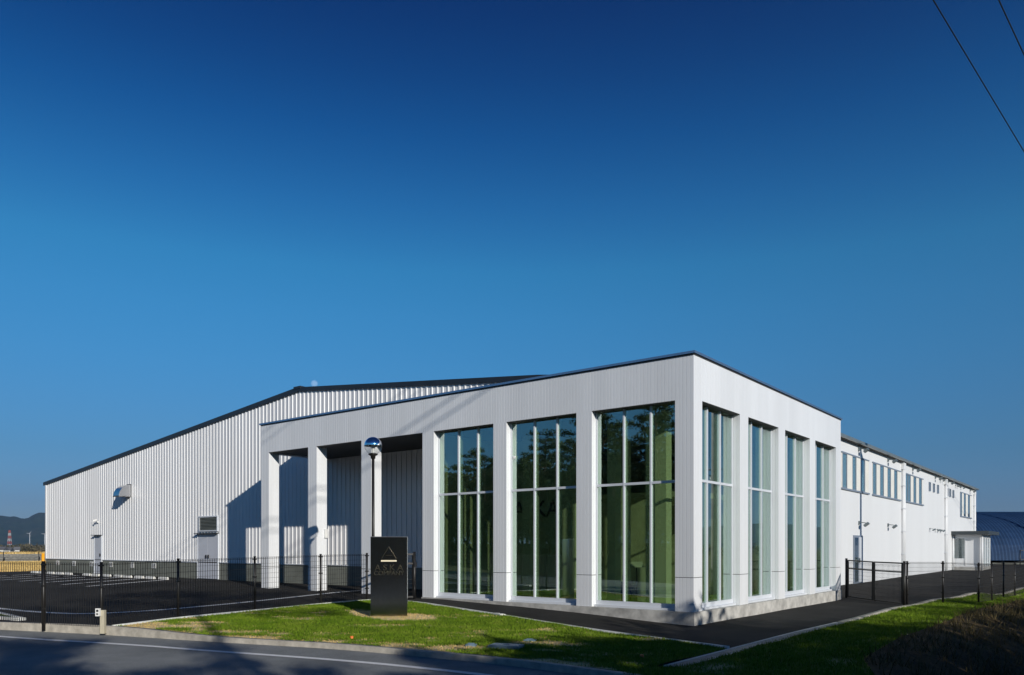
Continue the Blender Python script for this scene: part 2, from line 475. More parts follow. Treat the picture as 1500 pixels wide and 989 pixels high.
struct(loft_sheet('road', KERB, FAR, M['road'], 0, 160, 30, zroad))
struct(ribbon('edge_line_marking', WHITE, 0.075, M['paint'], 0.006, 0, 0.4, zroad))
struct(ribbon('road_kerb', KERB, 0.09, M['kerb'], 0.035, 0.25, 0.3))
# verge under the trees across the road
OUT = [(-110, -80), (-60, -75), (-20, -75), (20, -75), (60, -60)]
def zverge(P): return -0.1 + 0.0 * P[:, 0] + np.clip((-22 - P[:, 1]) * 0.12, 0, 2.2)
struct(loft_sheet('forest_floor', FAR, OUT, M['bank'], 0, 60, 30, zverge))

# asphalt: the whole paved yard as one sheet
KR = [(2.25, -5.8), (2.25, -1.6), (2.27, 3.3), (2.32, 8.8), (2.5, 13.1), (3.1, 17.4), (4.1, 22.95), (6.2, 30), (9, 40), (12, 70)]
A = [(-45.5, -21), (-45, 2), (-45, 20), (-45, 70)]
def zyard(P): return gz_np(P)
yl = [(-45.5, -21.9), (-45.3, 70)]
# front part follows the road kerb, the rest runs back past the buildings
front = [(-45, -22.2), (-40, -20.4), (-25, -14.9), (-16, -11.5), (-11.83, -9.86), (-9.49, -8.8), (-8.5, -8.5), (-6.48, -8.0), (-5.0, -7.52), (-3.5, -7.12), (-1.82, -6.9), (-.34, -6.73), (.92, -6.72), (2.25, -6.8)]
back = [(-45, 75), (-34, 75), (-20, 75), (-11, 75), (-8, 75), (12, 75)]
def yard_sheet():
    # rows between the front kerb (x from -45 to 2.25) and y = 75, right edge follows KR
    nu, nv = 110, 130
    fr = resample(front, n=nu)
    kr = np.array(KR)
    P = []
    for i in range(nu):
        x0, y0 = fr[i]
        for j in range(nv):
            t = (j / (nv - 1)) ** 1.8
            y = y0 + (75 - y0) * t
            xr = np.interp(y, kr[:, 1], kr[:, 0])
            x = -45 + (x0 + 45) / (2.25 + 45) * (xr + 45)
            P.append((x, y))
    P = np.array(P)
    V = np.c_[P, gz_np(P)]
    F = []
    for i in range(nu - 1):
        for j in range(nv - 1):
            a = i * nv + j
            F.append((a, a + nv, a + nv + 1, a + 1))
    return np_mesh('parking_lot', V, np.array(F), M['asphalt'])
struct(yard_sheet())
fm = MB()
for y0, y1 in ((-60, 80),):
    for k in range(14):
        xa = -45.0 - k * 2.2; xb = xa - 2.2
        fm.add([(xb, y0, .28), (xa, y0, .28), (xa, y1, .28), (xb, y1, .28)], [(0, 1, 2, 3)])
struct(fm.build('field', M['field']))
lv = MB()
lv.add([(-75, -60, .27), (-76.6, -60, 1.1), (-80, -60, 1.1), (-90, -60, -6), (-75, 110, .27), (-76.6, 110, 1.1), (-80, 110, 1.1), (-90, 110, -6)],
       [(0, 4, 5, 1), (2, 6, 7, 3)])
struct(lv.build('embankment', M['levee']))
lt = MB(); lt.add([(-76.6, -60, 1.1), (-80, -60, 1.1), (-80, 110, 1.1), (-76.6, 110, 1.1)], [(0, 3, 2, 1)])
struct(lt.build('embankment_crest_path', M['field']))

# white painted lines in the yard
LOTL = [(-22, -8.9), (-15.76, -8.65), (-13.8, -8.45), (-12.2, -8.0), (-11.65, -6.6), (-11.75, -4.2), (-12.2, -1.6), (-12.55, .5), (-12.7, 2.0)]
struct(ribbon('yard_line_marking', LOTL, 0.09, M['paint'], 0.006, 0, 0.25))
for k in range(7):
    x = -23.57 - k * 2.2
    o = struct(ribbon('bay_line_marking', [(x, -3.15), (x - 2.55, 1.25)], 0.10, M['paint'], 0.006, 0, 0.5, sm=False))

# lawns
LB = [(-9.1, -8.75), (-9.42, -7.2), (-9.52, -5.2), (-9.55, -3.2), (-9.5, -1.25)]           # left border (fence line)
LT = [(-9.5, -1.25), (-8.75, -1.0), (-7, -1.25), (-4.7, -1.72), (-1.1, -2.55), (1.4, -3.12), (2.2, -3.32)]
struct(ribbon('lawn_edging', LB, 0.05, M['kerbw'], 0.05, 0.2, 0.3))
struct(ribbon('lawn_edging', LT, 0.05, M['kerbw'], 0.05, 0.2, 0.3))
lawn_low = [(-9.05, -8.78), (-8.5, -8.5), (-6.48, -8.0), (-5.0, -7.52), (-3.5, -7.12), (-1.82, -6.9), (-.34, -6.73), (.92, -6.72), (2.2, -6.8)]
lawn_up = [(-9.4, -7.2), (-9.5, -4.2), (-9.45, -1.3), (-8.75, -1.05), (-7, -1.3), (-4.7, -1.77), (-1.1, -2.6), (1.4, -3.17), (2.2, -3.37)]
def bare(x, y, dk):
    """bare straw-coloured patches: worn near the kerb and round the sign"""
    u = x * .79 + y * .62; v = -x * .62 + y * .79                     # worn streaks run along the slope
    n = noise.fractal(Vector((u * 0.8 + 3, v * 1.9, 1.7)), 1.0, 2.0, 4) * 0.75 + noise.noise(Vector((u * 2.2, v * 5.5, 5.1))) * 0.6
    t = n - 0.21 + 0.55 * math.exp(-dk / 0.45) - 0.10 * smooth((dk - 1.5) / 2)
    ds = math.hypot((x + 6.1) / 1.35, (y + 3.55) / 0.75)
    t = max(t, (1.0 - ds) * 2.5 + n * 0.5)
    dc = math.hypot((x + 8.75) / 0.55, (y + 8.2) / 0.5)
    t = max(t, (1.0 - dc) * 2 + n * 0.4)
    return smooth(t * 2.6)
low_s = resample(lawn_low, 0.1)
def kerb_dist(x, y): return float(np.min(np.hypot(low_s[:, 0] - x, low_s[:, 1] - y)))
def zlawn(P):
    z = gz_np(P) + 0.03
    b = np.array([noise.noise(Vector((p[0] * .7, p[1] * .7, 2.0))) * 0.03 + noise.noise(Vector((p[0] * 2.3, p[1] * 2.3, 7.0))) * 0.012 for p in P])
    return z + b
lawn_o = struct(loft_sheet('lawn', lawn_low, lawn_up, M['lawn'], 0, 150, 70, zlawn))
me = lawn_o.data
at = me.attributes.new('bare', 'FLOAT', 'POINT')
vals = [bare(v.co.x, v.co.y, kerb_dist(v.co.x, v.co.y)) for v in me.vertices]
at.data.foreach_set('value', vals)

# lawn strip, crest and bank to the right of the paved yard
KO = [(2.2, -7.0), (2.2, -5.95), (2.54, -5.9), (2.55, -5.6), (2.55, -1.6), (2.57, 3.3), (2.62, 8.8), (2.8, 13.1), (3.4, 17.4), (4.4, 22.95), (6.5, 30)]
CR = [(6.5, -7.6), (5.2, -5.5), (4.4, -3.2), (4.2, .5), (4.3, 4.3), (4.25, 10.7), (4.7, 19), (5.6, 24), (8, 30)]
BT = [(13, -10.5), (10.8, -7.5), (10, -4), (10, 2), (10.2, 8), (10.5, 14), (11, 20), (12, 26), (14, 32)]
def zstrip(P): return gz_np(P) + 0.03 + np.array([noise.noise(Vector((p[0] * .9, p[1] * .9, 3.0))) * 0.03 for p in P])
strip_o = struct(loft_sheet('lawn', KO, CR, M['lawn'], 0, 120, 16, zstrip))
at = strip_o.data.attributes.new('bare', 'FLOAT', 'POINT')
at.data.foreach_set('value', [0.75 * smooth((noise.fractal(Vector((v.co.x * .8, v.co.y * .8, 9.0)), 1.0, 2.0, 3) - .35) * 3) for v in strip_o.data.vertices])
_cr = resample(CR, 0.2)
def zbank(P):
    d = np.min(np.linalg.norm(P[:, None, :] - _cr[None], axis=2), axis=1)
    base = gz_np(P) * np.exp(-d / 4)
    fade = np.clip((P[:, 1] + 7.8) / 3.5, 0.15, 1)
    n = np.array([noise.fractal(Vector((p[0] * .9, p[1] * .9, 4.0)), 1.0, 2.0, 4) for p in P])
    k = np.clip(d / 5.0, 0, 1); k = k * k * (3 - 2 * k)
    return base + 0.03 - 1.9 * k * fade + n * 0.10 * np.clip(d / .8, 0, 1)
struct(loft_sheet('bank', CR, BT, M['bank'], 0, 130, 40, zbank))
RF = [(40, -27), (34, -20), (30, -10), (30, 10), (30, 20), (32, 30), (40, 40)]
def zlow(P): return np.full(len(P), -2.0) + np.array([noise.noise(Vector((p[0] * .2, p[1] * .2, 4.0))) * 0.15 for p in P])
struct(loft_sheet('low_field', BT, RF, M['bank'], 0.0, 60, 20, lambda P: np.where(P[:, 0] < 11.5, zbank(P), -1.95 + (P[:, 0] - 11.5) * 0.0)))

# kerb and drain along the yard's right edge
struct(ribbon('yard_kerb', [(2.41, 3.0), (2.43, 5), (2.47, 8.8), (2.65, 13.1), (3.25, 17.4), (4.25, 22.95), (6.3, 30)], 0.10, M['kerb'], 0.04, 0.3, 0.4))
struct(ribbon('drain_edge', [(2.26, -5.85), (2.27, -1.6), (2.29, 3.0)], 0.025, M['kerbw'], 0.022, 0.2, 0.5))
struct(ribbon('drain_edge', [(2.54, -5.85), (2.55, -1.6), (2.56, 3.0)], 0.025, M['kerbw'], 0.022, 0.2, 0.5))
gr = MB()
y = -5.85
while y < 2.95:
    z = gz(2.4, y) + 0.022
    gr.box(2.295, 2.515, y, y + 0.022, z - 0.03, z)
    y += 0.05
gr.box(2.29, 2.52, -5.86, 2.98, -0.12, -0.10)
for x in (2.35, 2.405, 2.46): gr.bar((x, -5.85, gz(2.4, -5.85) + .018), (x, 2.95, gz(2.4, 2.95) + .018), .008, .02)
tag(gr.build('drain_grate', M['grate']), 'long narrow steel drain grate between the paved yard and the right lawn', 'drain')

# small triangle of grass beyond the left fence
tri = MB(); P3 = [(-17, -9.0), (-17, -10.4), (-12.05, -9.45)]
tri.add([(x, y, gz(x, y) + .05) for x, y in P3], [(0, 1, 2)])
to = struct(tri.build('lawn', M['lawn']))
struct(ribbon('lawn_edging', [(-17, -10.4), (-12.05, -9.45)], 0.06, M['kerbw'], 0.06, 0.2, 0.4, sm=False))
struct(ribbon('lawn_edging', [(-17, -9.0), (-12.05, -9.40)], 0.06, M['kerbw'], 0.06, 0.2, 0.4, sm=False))

# ------------------------------------------------------------------ grass blades (uncountable: stuff)
def blades(name, pts, zs, hmin, hmax, width, m, lean=0.5, label='', cat='grass'):
    n = len(pts)
    h = rng.uniform(hmin, hmax, n); a = rng.uniform(0, 2 * PI, n); la = rng.uniform(0, 2 * PI, n); ln = rng.uniform(0, lean, n) * h
    wx = np.cos(a) * width; wy = np.sin(a) * width
    base = np.c_[pts, zs]
    v0 = base + np.c_[-wx, -wy, np.zeros(n)]; v1 = base + np.c_[wx, wy, np.zeros(n)]
    v2 = base + np.c_[np.cos(la) * ln, np.sin(la) * ln, h]
    V = np.empty((n * 3, 3)); V[0::3] = v0; V[1::3] = v1; V[2::3] = v2
    o = np_mesh(name, V, np.arange(n * 3).reshape(-1, 3), m)
    return tag(o, label, cat, kind='stuff')
def sheet_points(o, n):
    """random points on a quad sheet, with z and the bare attribute"""
    me = o.data; nv = len(me.vertices)
    co = np.empty(nv * 3, np.float32); me.vertices.foreach_get('co', co); co = co.reshape(-1, 3)
    lp = np.empty(len(me.loops), np.int32); me.loops.foreach_get('vertex_index', lp); q = lp.reshape(-1, 4)
    a, b, c, d = (co[q[:, k]] for k in range(4))
    ar = np.linalg.norm(np.cross(c - a, d - b), axis=1) / 2
    i = rng.choice(len(q), n, p=ar / ar.sum())
    u = rng.random(n)[:, None]; v = rng.random(n)[:, None]
    P = (a[i] * (1 - u) + b[i] * u) * (1 - v) + (d[i] * (1 - u) + c[i] * u) * v
    bv = np.zeros(nv, np.float32)
    if 'bare' in me.attributes: me.attributes['bare'].data.foreach_get('value', bv)
    return P, bv[q[i, 0]]
P, b = sheet_points(lawn_o, 120000)
k = rng.random(len(P)) > b * 0.97
cl = np.array([noise.noise(Vector((p[0] * 1.7, p[1] * 1.7, 11.0))) for p in P[k]])
Pg = P[k]
blades('short_grass', Pg[:, :2], Pg[:, 2] - .005, 0.02, 0.055, 0.006, M['blade'], 0.8, 'short bright green grass of the front lawn round the dark sign')
Ps = P[~k]; Ps = Ps[rng.random(len(Ps)) < .6]
blades('dry_grass', Ps[:, :2], Ps[:, 2] - .005, 0.012, 0.035, 0.006, M['straw'], 1.4, 'dry straw stubble in the bare patches of the front lawn')
P, b = sheet_points(strip_o, 60000)
k = rng.random(len(P)) > b * 0.9
blades('short_grass', P[k][:, :2], P[k][:, 2] - .005, 0.03, 0.075, 0.007, M['blade'], 0.8, 'short grass on the shaded lawn strip right of the yard kerb')
bank_o = [o for o in bpy.data.objects if o.name == 'bank'][0]
P, b = sheet_points(bank_o, 60000)
nn = np.array([noise.fractal(Vector((p[0] * 1.1, p[1] * 1.1, 21.0)), 1.0, 2.0, 3) for p in P])
k = rng.random(len(P)) < np.clip(0.25 + nn, 0.06, 1)
blades('dead_grass', P[k][:, :2], P[k][:, 2] - .01, 0.08, 0.32, 0.009, M['strawblade'], 1.0, 'tall dead brown grass on the bank at the lower right')

pts = np.c_[rng.uniform(-76, -45.3, 90000), rng.uniform(-6, 26, 90000)]
blades('field_stubble', pts, np.full(len(pts), .28), .10, .24, .03, M['straw'], .5, 'ochre stubble covering the dry field at far left', 'stubble')
pts = np.c_[rng.uniform(-80, -76.6, 9000), rng.uniform(-6, 40, 9000)]
blades('dry_grass', pts, np.full(len(pts), 1.1), .12, .3, .03, M['straw'], .5, 'dry ochre grass on top of the grey embankment at far left')
# ------------------------------------------------------------------ entrance pavilion
ZB, ZL, ZT = 0.31, 5.18, 6.20
XF = [-16.81 + 2.725 * k for k in range(7)]        # left edges of the front columns
CW = 0.46
pav = thing('entrance_pavilion', 'white flat-roofed glass-fronted entrance building with square columns at the near corner', 'building', (0, 0, 0))

def ribs_loop(x0, x1, y0, y1, pitch=0.092, g=0.012, d=0.007):
    """closed outline (ccw) of a rectangle with fine vertical grooves"""
    out = []
    for (ax, ay), (bx, by) in (((x0, y0), (x1, y0)), ((x1, y0), (x1, y1)), ((x1, y1), (x0, y1)), ((x0, y1), (x0, y0))):
        L = math.hypot(bx - ax, by - ay); ux, uy = (bx - ax) / L, (by - ay) / L; nx, ny = -uy, ux     # inward normal
        n = max(1, round(L / pitch)); p = L / n
        out.append((ax, ay))
        for k in range(1, n):
            s = k * p
            for ss, dd in ((s - g / 2, 0), (s - g / 2 + .002, d), (s + g / 2 - .002, d), (s + g / 2, 0)):
                out.append((ax + ux * ss + nx * dd, ay + uy * ss + ny * dd))
    return out
def column(x0, x1, y0, y1):
    m = MB()
    loop = ribs_loop(x0, x1, y0, y1)
    m.prism(loop, ZB, 1.087); m.prism(loop, 1.101, ZL)
    i = 0.014
    j = MB(); j.box(x0 + i, x1 - i, y0 + i, y1 - i, 1.0, 1.2)
    c = m.build('column', M['clad'], pav)
    j.build('joint', M['dark'], c)
    return c
for x in XF[:-1]: column(x, x + CW, 0, 0.43)
column(-0.46, 0, 0, 0.46)
SY = [(2.72, 3.28), (5.54, 6.09), (8.35, 8.89), (11.15, 11.72)]
for a, b_ in SY: column(-0.43, 0, a, b_)

def ribbed(m, x0, x1, z0, z1, y, axis='x', sgn=-1, pitch=0.092, g=0.012, d=0.007):
    """grooved sheet: axis x -> facing -Y at y ; axis y -> facing +X at x=y"""
    n = round((x1 - x0) / pitch); p = (x1 - x0) / n
    seq = [(x0, 0)]
    for k in range(1, n):
        s = x0 + k * p
        seq += [(s - g / 2, 0), (s - g / 2 + .002, d), (s + g / 2 - .002, d), (s + g / 2, 0)]
    seq.append((x1, 0))
    vs = []
    for s, dd in seq:
        for z in (z0, z1):
            vs.append((s, y + dd, z) if axis == 'x' else (y - dd, s, z))
    fs = [(2 * i, 2 * i + 2, 2 * i + 3, 2 * i + 1) for i in range(len(seq) - 1)]
    m.add(vs, fs)
fa = MB()
fa.box(-16.80, -0.012, 0.012, 0.43, ZL, ZT - .01)
fa.box(-0.43, -0.012, 0.43, 11.70, ZL, ZT - .01)
ribbed(fa, -16.81, 0.0, ZL, ZT, 0.0, 'x')
ribbed(fa, 0.0, 11.72, ZL, ZT, 0.0, 'y')
fa.box(-16.81, -16.55, 0.43, 2.86, ZL, ZT - .01)                 # left side beam over the open porch
fa.build('fascia', M['clad'], pav)
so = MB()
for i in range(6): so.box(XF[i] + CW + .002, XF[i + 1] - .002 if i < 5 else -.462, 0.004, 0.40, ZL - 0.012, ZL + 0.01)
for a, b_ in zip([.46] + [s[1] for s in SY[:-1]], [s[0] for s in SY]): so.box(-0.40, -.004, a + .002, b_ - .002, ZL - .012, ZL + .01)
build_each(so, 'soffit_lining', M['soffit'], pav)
co = MB()
co.box(-16.86, 0.05, -0.05, 0.10, ZT, ZT + 0.055); co.box(-0.10, 0.05, 0.10, 11.77, ZT, ZT + 0.055); co.box(-16.86, -16.70, 0.10, 2.85, ZT, ZT + .055)
co.build('coping', M['coping'], pav)
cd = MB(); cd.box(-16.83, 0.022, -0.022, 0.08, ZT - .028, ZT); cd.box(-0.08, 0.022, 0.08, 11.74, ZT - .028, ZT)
cd.build('dark_trim', M['dark'], pav)  # thin dark strip just under the coping
rf = MB(); rf.box(-16.70, -0.10, 0.10, 2.85, ZT - .25, ZT + .02); rf.box(-8.6, -0.10, 2.85, 11.70, ZT - .25, ZT + .02)
rf.build('roof', M['roofdark'], pav)
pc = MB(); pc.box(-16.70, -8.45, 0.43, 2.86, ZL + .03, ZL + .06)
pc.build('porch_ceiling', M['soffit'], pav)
pp = MB(); pp.box(-8.66, 0.025, -0.025, 0.5, -0.3, ZB - .004); pp.box(-0.5, 0.025, 0.5, 11.75, -0.3, ZB - .004)
pp.build('plinth', M['conc'], pav)

def window(a, b_, mull, axis, tz):
    """glazed bay between a and b; axis x: glass plane y=.22, axis y: glass plane x=-.22"""
    fr = MB(); gl = MB()
    def bx(m, s0, s1, d0, d1, z0, z1):
        if axis == 'x': m.box(s0, s1, d0, d1, z0, z1)
        else: m.box(-d1, -d0, s0, s1, z0, z1)
    a += .003; b_ -= .003
    bx(fr, a, b_, .10, .40, ZB - .002, ZB + .05)          # sill plate
    bx(fr, a, b_, .19, .27, ZB + .05, ZB + .15)           # bottom rail
    bx(fr, a, a + .03, .19, .27, ZB + .15, ZL - .014); bx(fr, b_ - .03, b_, .19, .27, ZB + .15, ZL - .014)
    for s in mull:
        bx(fr, s - .022, s + .022, .185, .36, ZB + .15, ZL - .014)
    es = [a + .03] + list(mull) + [b_ - .03]
    for s0, s1 in zip(es[:-1], es[1:]):
        o0 = .022 if s0 in mull else 0; o1 = .022 if s1 in mull else 0
        bx(fr, s0 + o0, s1 - o1, .19, .27, tz - .03, tz + .03)
    w = fr.build('window', M['frame'], pav)
    for s0, s1 in zip(es[:-1], es[1:]):
        for z0, z1 in ((ZB + .13, tz - .02), (tz + .02, ZL - .014)):
            bx(gl, s0 + .01, s1 - .01, .222, .232, z0, z1)
    build_each(gl, 'pane', M['glass'], w)
    return w
for i in (3, 4, 5):
    a = XF[i] + CW; b_ = XF[i + 1] if i < 5 else -.46
    window(a, b_, (a + .80, a + 1.535), 'x', 3.33)
for a, b_ in zip([.46] + [s[1] for s in SY[:-1]], [s[0] for s in SY]):
    window(a, b_, (a + .717, a + 1.483), 'y', 3.37)
# lobby interior
it = MB(); it.box(-8.64, -.02, .28, 11.70, ZB - .10, ZB - .02); it.build('lobby_floor', M['floor'], pav)
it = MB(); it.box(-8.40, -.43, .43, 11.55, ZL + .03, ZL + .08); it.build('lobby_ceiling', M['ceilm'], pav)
it = MB()
it.box(-8.64, -8.50, .43, 2.86, ZB, ZL + .1)                     # porch side wall
it.box(-8.64, -8.50, 2.86, 11.7, ZB, ZL + .1)
it.box(-8.50, -.45, 11.56, 11.70, -.2, ZL + .1)
it.build('lobby_wall', M['innerdark'], pav)
it = MB()
it.box(-8.5, -5.5, 3.45, 3.6, ZB, ZL + .03)
it.box(-1.87, -1.30, 1.2, 1.5, ZB, ZL + .03)
it.box(-4.6, -4.2, 4.1, 4.55, ZB, ZL + .03)
it.box(-3.25, -3.0, 1.6, 1.9, ZB, ZL + .03)
it.box(-5.6, -5.4, 5.6, 5.9, ZB, 2.4)
it.box(-6.9, -6.6, 2.6, 3.1, ZB, ZL + .03)
it.box(-2.2, -1.9, 7.2, 7.6, ZB, ZL + .03)
build_each(it, 'partition', M['inner'], pav)
it = MB(); it.box(-8.5, -4.4, 6.6, 6.75, ZB, 3.4); it.build('back_partition', M['innerdark'], pav)
it = MB(); it.box(-8.45, -3.2, 6.55, 11.5, 3.42, 3.6); it.build('gallery_floor', M['innerdark'], pav)
it = MB(); it.box(-5.2, -3.9, 5.0, 5.5, ZB, ZB + .9); it.box(-5.3, -3.8, 4.95, 5.55, ZB + .9, ZB + .95); it.build('reception_counter', M['inner'], pav)
text_mesh('wall_lettering', 'ASKA', 0.75, M['dark'], pav, Matrix.Translation((-7.0, 3.43, 2.75)) @ Matrix.Rotation(R(90), 4, 'X'), 0.012)
dc = MB(); dc.lathe([(0.0, -.09), (.05, -.075), (.075, -.04), (.08, 0), (.08, .02), (0, .02)], (-5.36, .28, 4.25), 14); 
dc.box(-5.46, -5.36, .25, .31, 4.26, 4.30)
dc.build('dome_camera', M['white'], pav)
jb = MB(); jb.box(XF[1] + CW, XF[1] + CW + .06, .30, .42, 2.1, 2.4); jb.build('junction_box', M['white'], pav)

# things standing in the lobby, seen through the glass
zf_ = ZB - .02
st = thing('info_stand', 'slim dark information stand with a tilted white panel behind the right-hand front glass', 'info stand', (-2.80, 2.40, zf_), R(20))
m = MB(); m.lathe([(0, 0), (.16, 0), (.16, .015), (.02, .03), (.018, .95), (0, .95)], n=14); m.build('pole', M['dark'], st)
m = MB(); m.obox((0, -.02, 1.02), (1, 0, 0), (0, .8, .6), (0, -.6, .8), .16, .12, .008); m.build('panel', M['white'], st)
sb_ = thing('model_yacht', 'small white model sailing boat on a dark plinth behind the right-hand front glass', 'model boat', (-3.13, 2.42, zf_ + .46), R(25))
pt_ = MB(); pt_.box(-.24, .24, -.14, .14, 0, .43); pt_.box(-.26, .26, -.16, .16, .43, .46)
pt_ = pt_.build('display_plinth', M['dark']); pt_.location = (-3.13, 2.42, zf_); tag(pt_, 'low dark plinth carrying the small white model boat in the lobby', 'plinth')
m = MB(); m.add([(-.2, 0, .08), (0, -.05, .10), (.2, 0, .12), (0, .05, .10), (-.12, 0, 0), (.12, 0, 0)], [(0, 1, 2, 3), (0, 4, 1), (1, 4, 5), (1, 5, 2), (2, 5, 3), (3, 5, 4), (3, 4, 0)]); m.build('hull', M['dark'], sb_)
m = MB(); m.add([(-.16, -.004, .14), (.05, -.004, .14), (.03, -.004, .62), (-.16, .004, .14), (.05, .004, .14), (.03, .004, .62)], [(0, 1, 2), (3, 5, 4), (0, 3, 4, 1), (1, 4, 5, 2), (2, 5, 3, 0)]); m.build('sail', M['white'], sb_)
m = MB(); m.tube([(.06, 0, .1), (.06, 0, .66)], .008, 6); m.build('mast', M['dark'], sb_)

# ------------------------------------------------------------------ warehouse
YW, XW, XL, XR0 = 2.90, -1.50, -43.35, -18.55
YE = 54.5
RZ, SL, SR, XK = 8.235, 0.1025, 0.0958, -6.5
def roofz(x):
    if x < XR0: return RZ - (XR0 - x) * SL
    return RZ - (min(x, XK) - XR0) * SR - max(0, x - XK) * .132
wh = thing('warehouse', 'long white ribbed-metal warehouse with a low gabled dark roof behind the entrance building', 'building', (0, 0, 0))
def trap(x0, x1, pitch=0.255, top=.06, fl=.014, d=0.022):
    n = round((x1 - x0) / pitch); p = (x1 - x0) / n
    seq = [(x0, 0)]
    for k in range(n):
        s = x0 + k * p + p * .35
        seq += [(s, 0), (s + fl, d), (s + fl + top, d), (s + 2 * fl + top, 0)]
    seq.append((x1, 0)); return seq
def wallpanel(m, seq, zb, yy):
    vs = []
    for s, d in seq:
        vs += [(s, yy - d, zb(s)), (s, yy - d, roofz(s) - .11)]
    m.add(vs, [(2 * i, 2 * i + 2, 2 * i + 3, 2 * i + 1) for i in range(len(seq) - 1)])
fw = MB()
PT = 1.10
wallpanel(fw, trap(XL, -8.64), lambda s: PT, YW)
wallpanel(fw, trap(-8.64, XW), lambda s: 6.0, YW)
fw.box(XL, -8.66, YW + .02, YW + .10, PT, 5.4)
fw.box(XL - .02, XL + .10, YW - .05, YW + .1, PT, roofz(XL) - .11)
fw.build('front_wall', M['wall'], wh)
pb = MB(); pb.box(XL + .01, -8.66, YW - .012, YW + .14, -.2, PT); pb.build('plinth', M['block'], wh)
fl_ = MB(); fl_.box(XL - .02, -8.66, YW - .055, YW - .013, PT - .035, PT + .004); fl_.build('plinth_flashing', M['frame'], wh)
sw = MB()
sw.box(XW - .12, XW, 11.73, YE, -.2, 6.33)
sw.box(XW - .12, XW, YW + .11, 11.73, 6.2, 6.33)
# fine vertical panel joints
sw.build('side_wall', M['side'], wh)
bw = MB(); bw.box(XL, XW - .13, YE - .12, YE, -.2, 5.6); bw.box(XL, XL + .1, YW + .11, YE - .13, -.2, 5.6)
bw.add([(XL, YE - .05, 5.5), (XW, YE - .05, 5.5), (XW, YE - .05, roofz(XW) - .1), (XR0, YE - .05, RZ - .1), (XL, YE - .05, roofz(XL) - .1)], [(0, 1, 2, 3, 4)])
bw.build('rear_wall', M['wall'], wh)
rf = MB()
xl, xr = XL - .25, XW + .15
def slab(m, x0, x1, y0, y1, t0, t1):
    vs = []
    for y_ in (y0, y1):
        for x_ in (x0, x1):
            vs += [(x_, y_, roofz(x_) + t0), (x_, y_, roofz(x_) + t1)]
    m.add(vs, [(0, 2, 3, 1), (4, 5, 7, 6), (0, 1, 5, 4), (2, 6, 7, 3), (1, 3, 7, 5), (0, 4, 6, 2)])
slab(rf, xl, XR0, YW - .025, YE + .3, -.10, 0); slab(rf, XR0, XK, YW - .025, YE + .3, -.10, 0); slab(rf, XK, xr, YW - .025, YE + .3, -.10, 0)
rf.build('roof', M['roofdark'], wh)
vt = MB()
slab(vt, xl - .01, XR0, YW - .07, YW - .027, -.17, .02); slab(vt, XR0, XK, YW - .07, YW - .027, -.15, .02); slab(vt, XK, xr + .01, YW - .07, YW - .027, -.15, .02)
vt.box(XR0 - .22, XR0 + .22, YW - .09, YE, RZ - .05, RZ + .05)
build_each(vt, 'verge_trim', M['roofdark'], wh)
gt = MB()
gt.box(xr + .002, xr + .13, YW - .1, YE + .2, roofz(xr) - .12, roofz(xr) - .015)
gt.build('gutter', M['gutter'], wh)
ev = MB(); ev.box(XW + .002, xr - .021, 11.8, YE, roofz(xr) - .135, roofz(xr) - .105); ev.build('eave_soffit', M['soffit'], wh)
for y_ in (28.66, 41.26, 53.9):
    dp = MB()
    dp.box(XW + .003, XW + .14, y_ - .26, y_ + .26, roofz(xr) - .52, roofz(xr) - .14)
    dp.tube([(XW + .09, y_ - .14, .22), (XW + .09, y_ - .14, roofz(xr) - .5)], .055, 10)
    dp.tube([(XW + .09, y_ + .14, .22), (XW + .09, y_ + .14, roofz(xr) - .5)], .055, 10)
    o = dp.build('downpipe', M['side'], wh)
    br = MB()
    for z_ in (1.4, 2.6, 3.8, 5.0): br.box(XW + .003, XW + .15, y_ - .24, y_ + .24, z_, z_ + .035)
    build_each(br, 'pipe_bracket', M['frame'], o)

def strip(y0, y1, panes, z0=4.26, z1=5.72):
    """upper-floor window strip: dark panes between white blind panels"""
    f = MB()
    f.box(XW + .002, XW + .07, y0 - .03, y1 + .03, z0 - .07, z0)
    f.box(XW + .002, XW + .05, y0 - .03, y1 + .03, z1, z1 + .05)
    s = f.build('window', M['sill'], wh)
    w_ = MB(); prev = y0
    for a, b_ in panes:
        if a - prev > .05: w_.box(XW + .002, XW + .022, prev, a - .03, z0, z1)
        prev = b_ + .03
    if y1 - prev > .05: w_.box(XW + .002, XW + .022, prev, y1, z0, z1)
    build_each(w_, 'blind_panel', M['blind'], s)
    g = MB(); k = MB(); bk = MB()
    for a, b_ in panes:
        bk.box(XW + .001, XW + .008, a, b_, z0, z1)
        k.box(XW + .001, XW + .04, a, b_, z0, z0 + .03); k.box(XW + .001, XW + .04, a, b_, z1 - .03, z1)
        g.box(XW + .014, XW + .018, a, b_, z0 + .03, z1 - .03)
        for q in (a - .03, b_): k.box(XW + .001, XW + .04, q, q + .03, z0, z1)
    build_each(k, 'sash', M['sill'], s); build_each(bk, 'pane_backing', M['paneback'], s); build_each(g, 'pane', M['glassd'], s)  # backing sheets added behind the panes to lighten them
strip(17.3, 21.66, [(17.42, 18.04), (18.95, 19.48), (20.35, 20.94)])
strip(22.36, 28.2, [(22.42, 23.01), (23.81, 24.46), (25.31, 25.92), (26.73, 27.35)])
strip(29.19, 34.06, [(29.29, 29.9), (29.96, 30.57), (31.39, 32.02), (32.89, 33.59)])
strip(47.35, 52.55, [(47.35, 47.96), (48.9, 49.73), (50.85, 51.73)], 4.03, 5.72)
strip(13.3, 16.6, [(13.4, 14.0), (14.8, 15.4)])
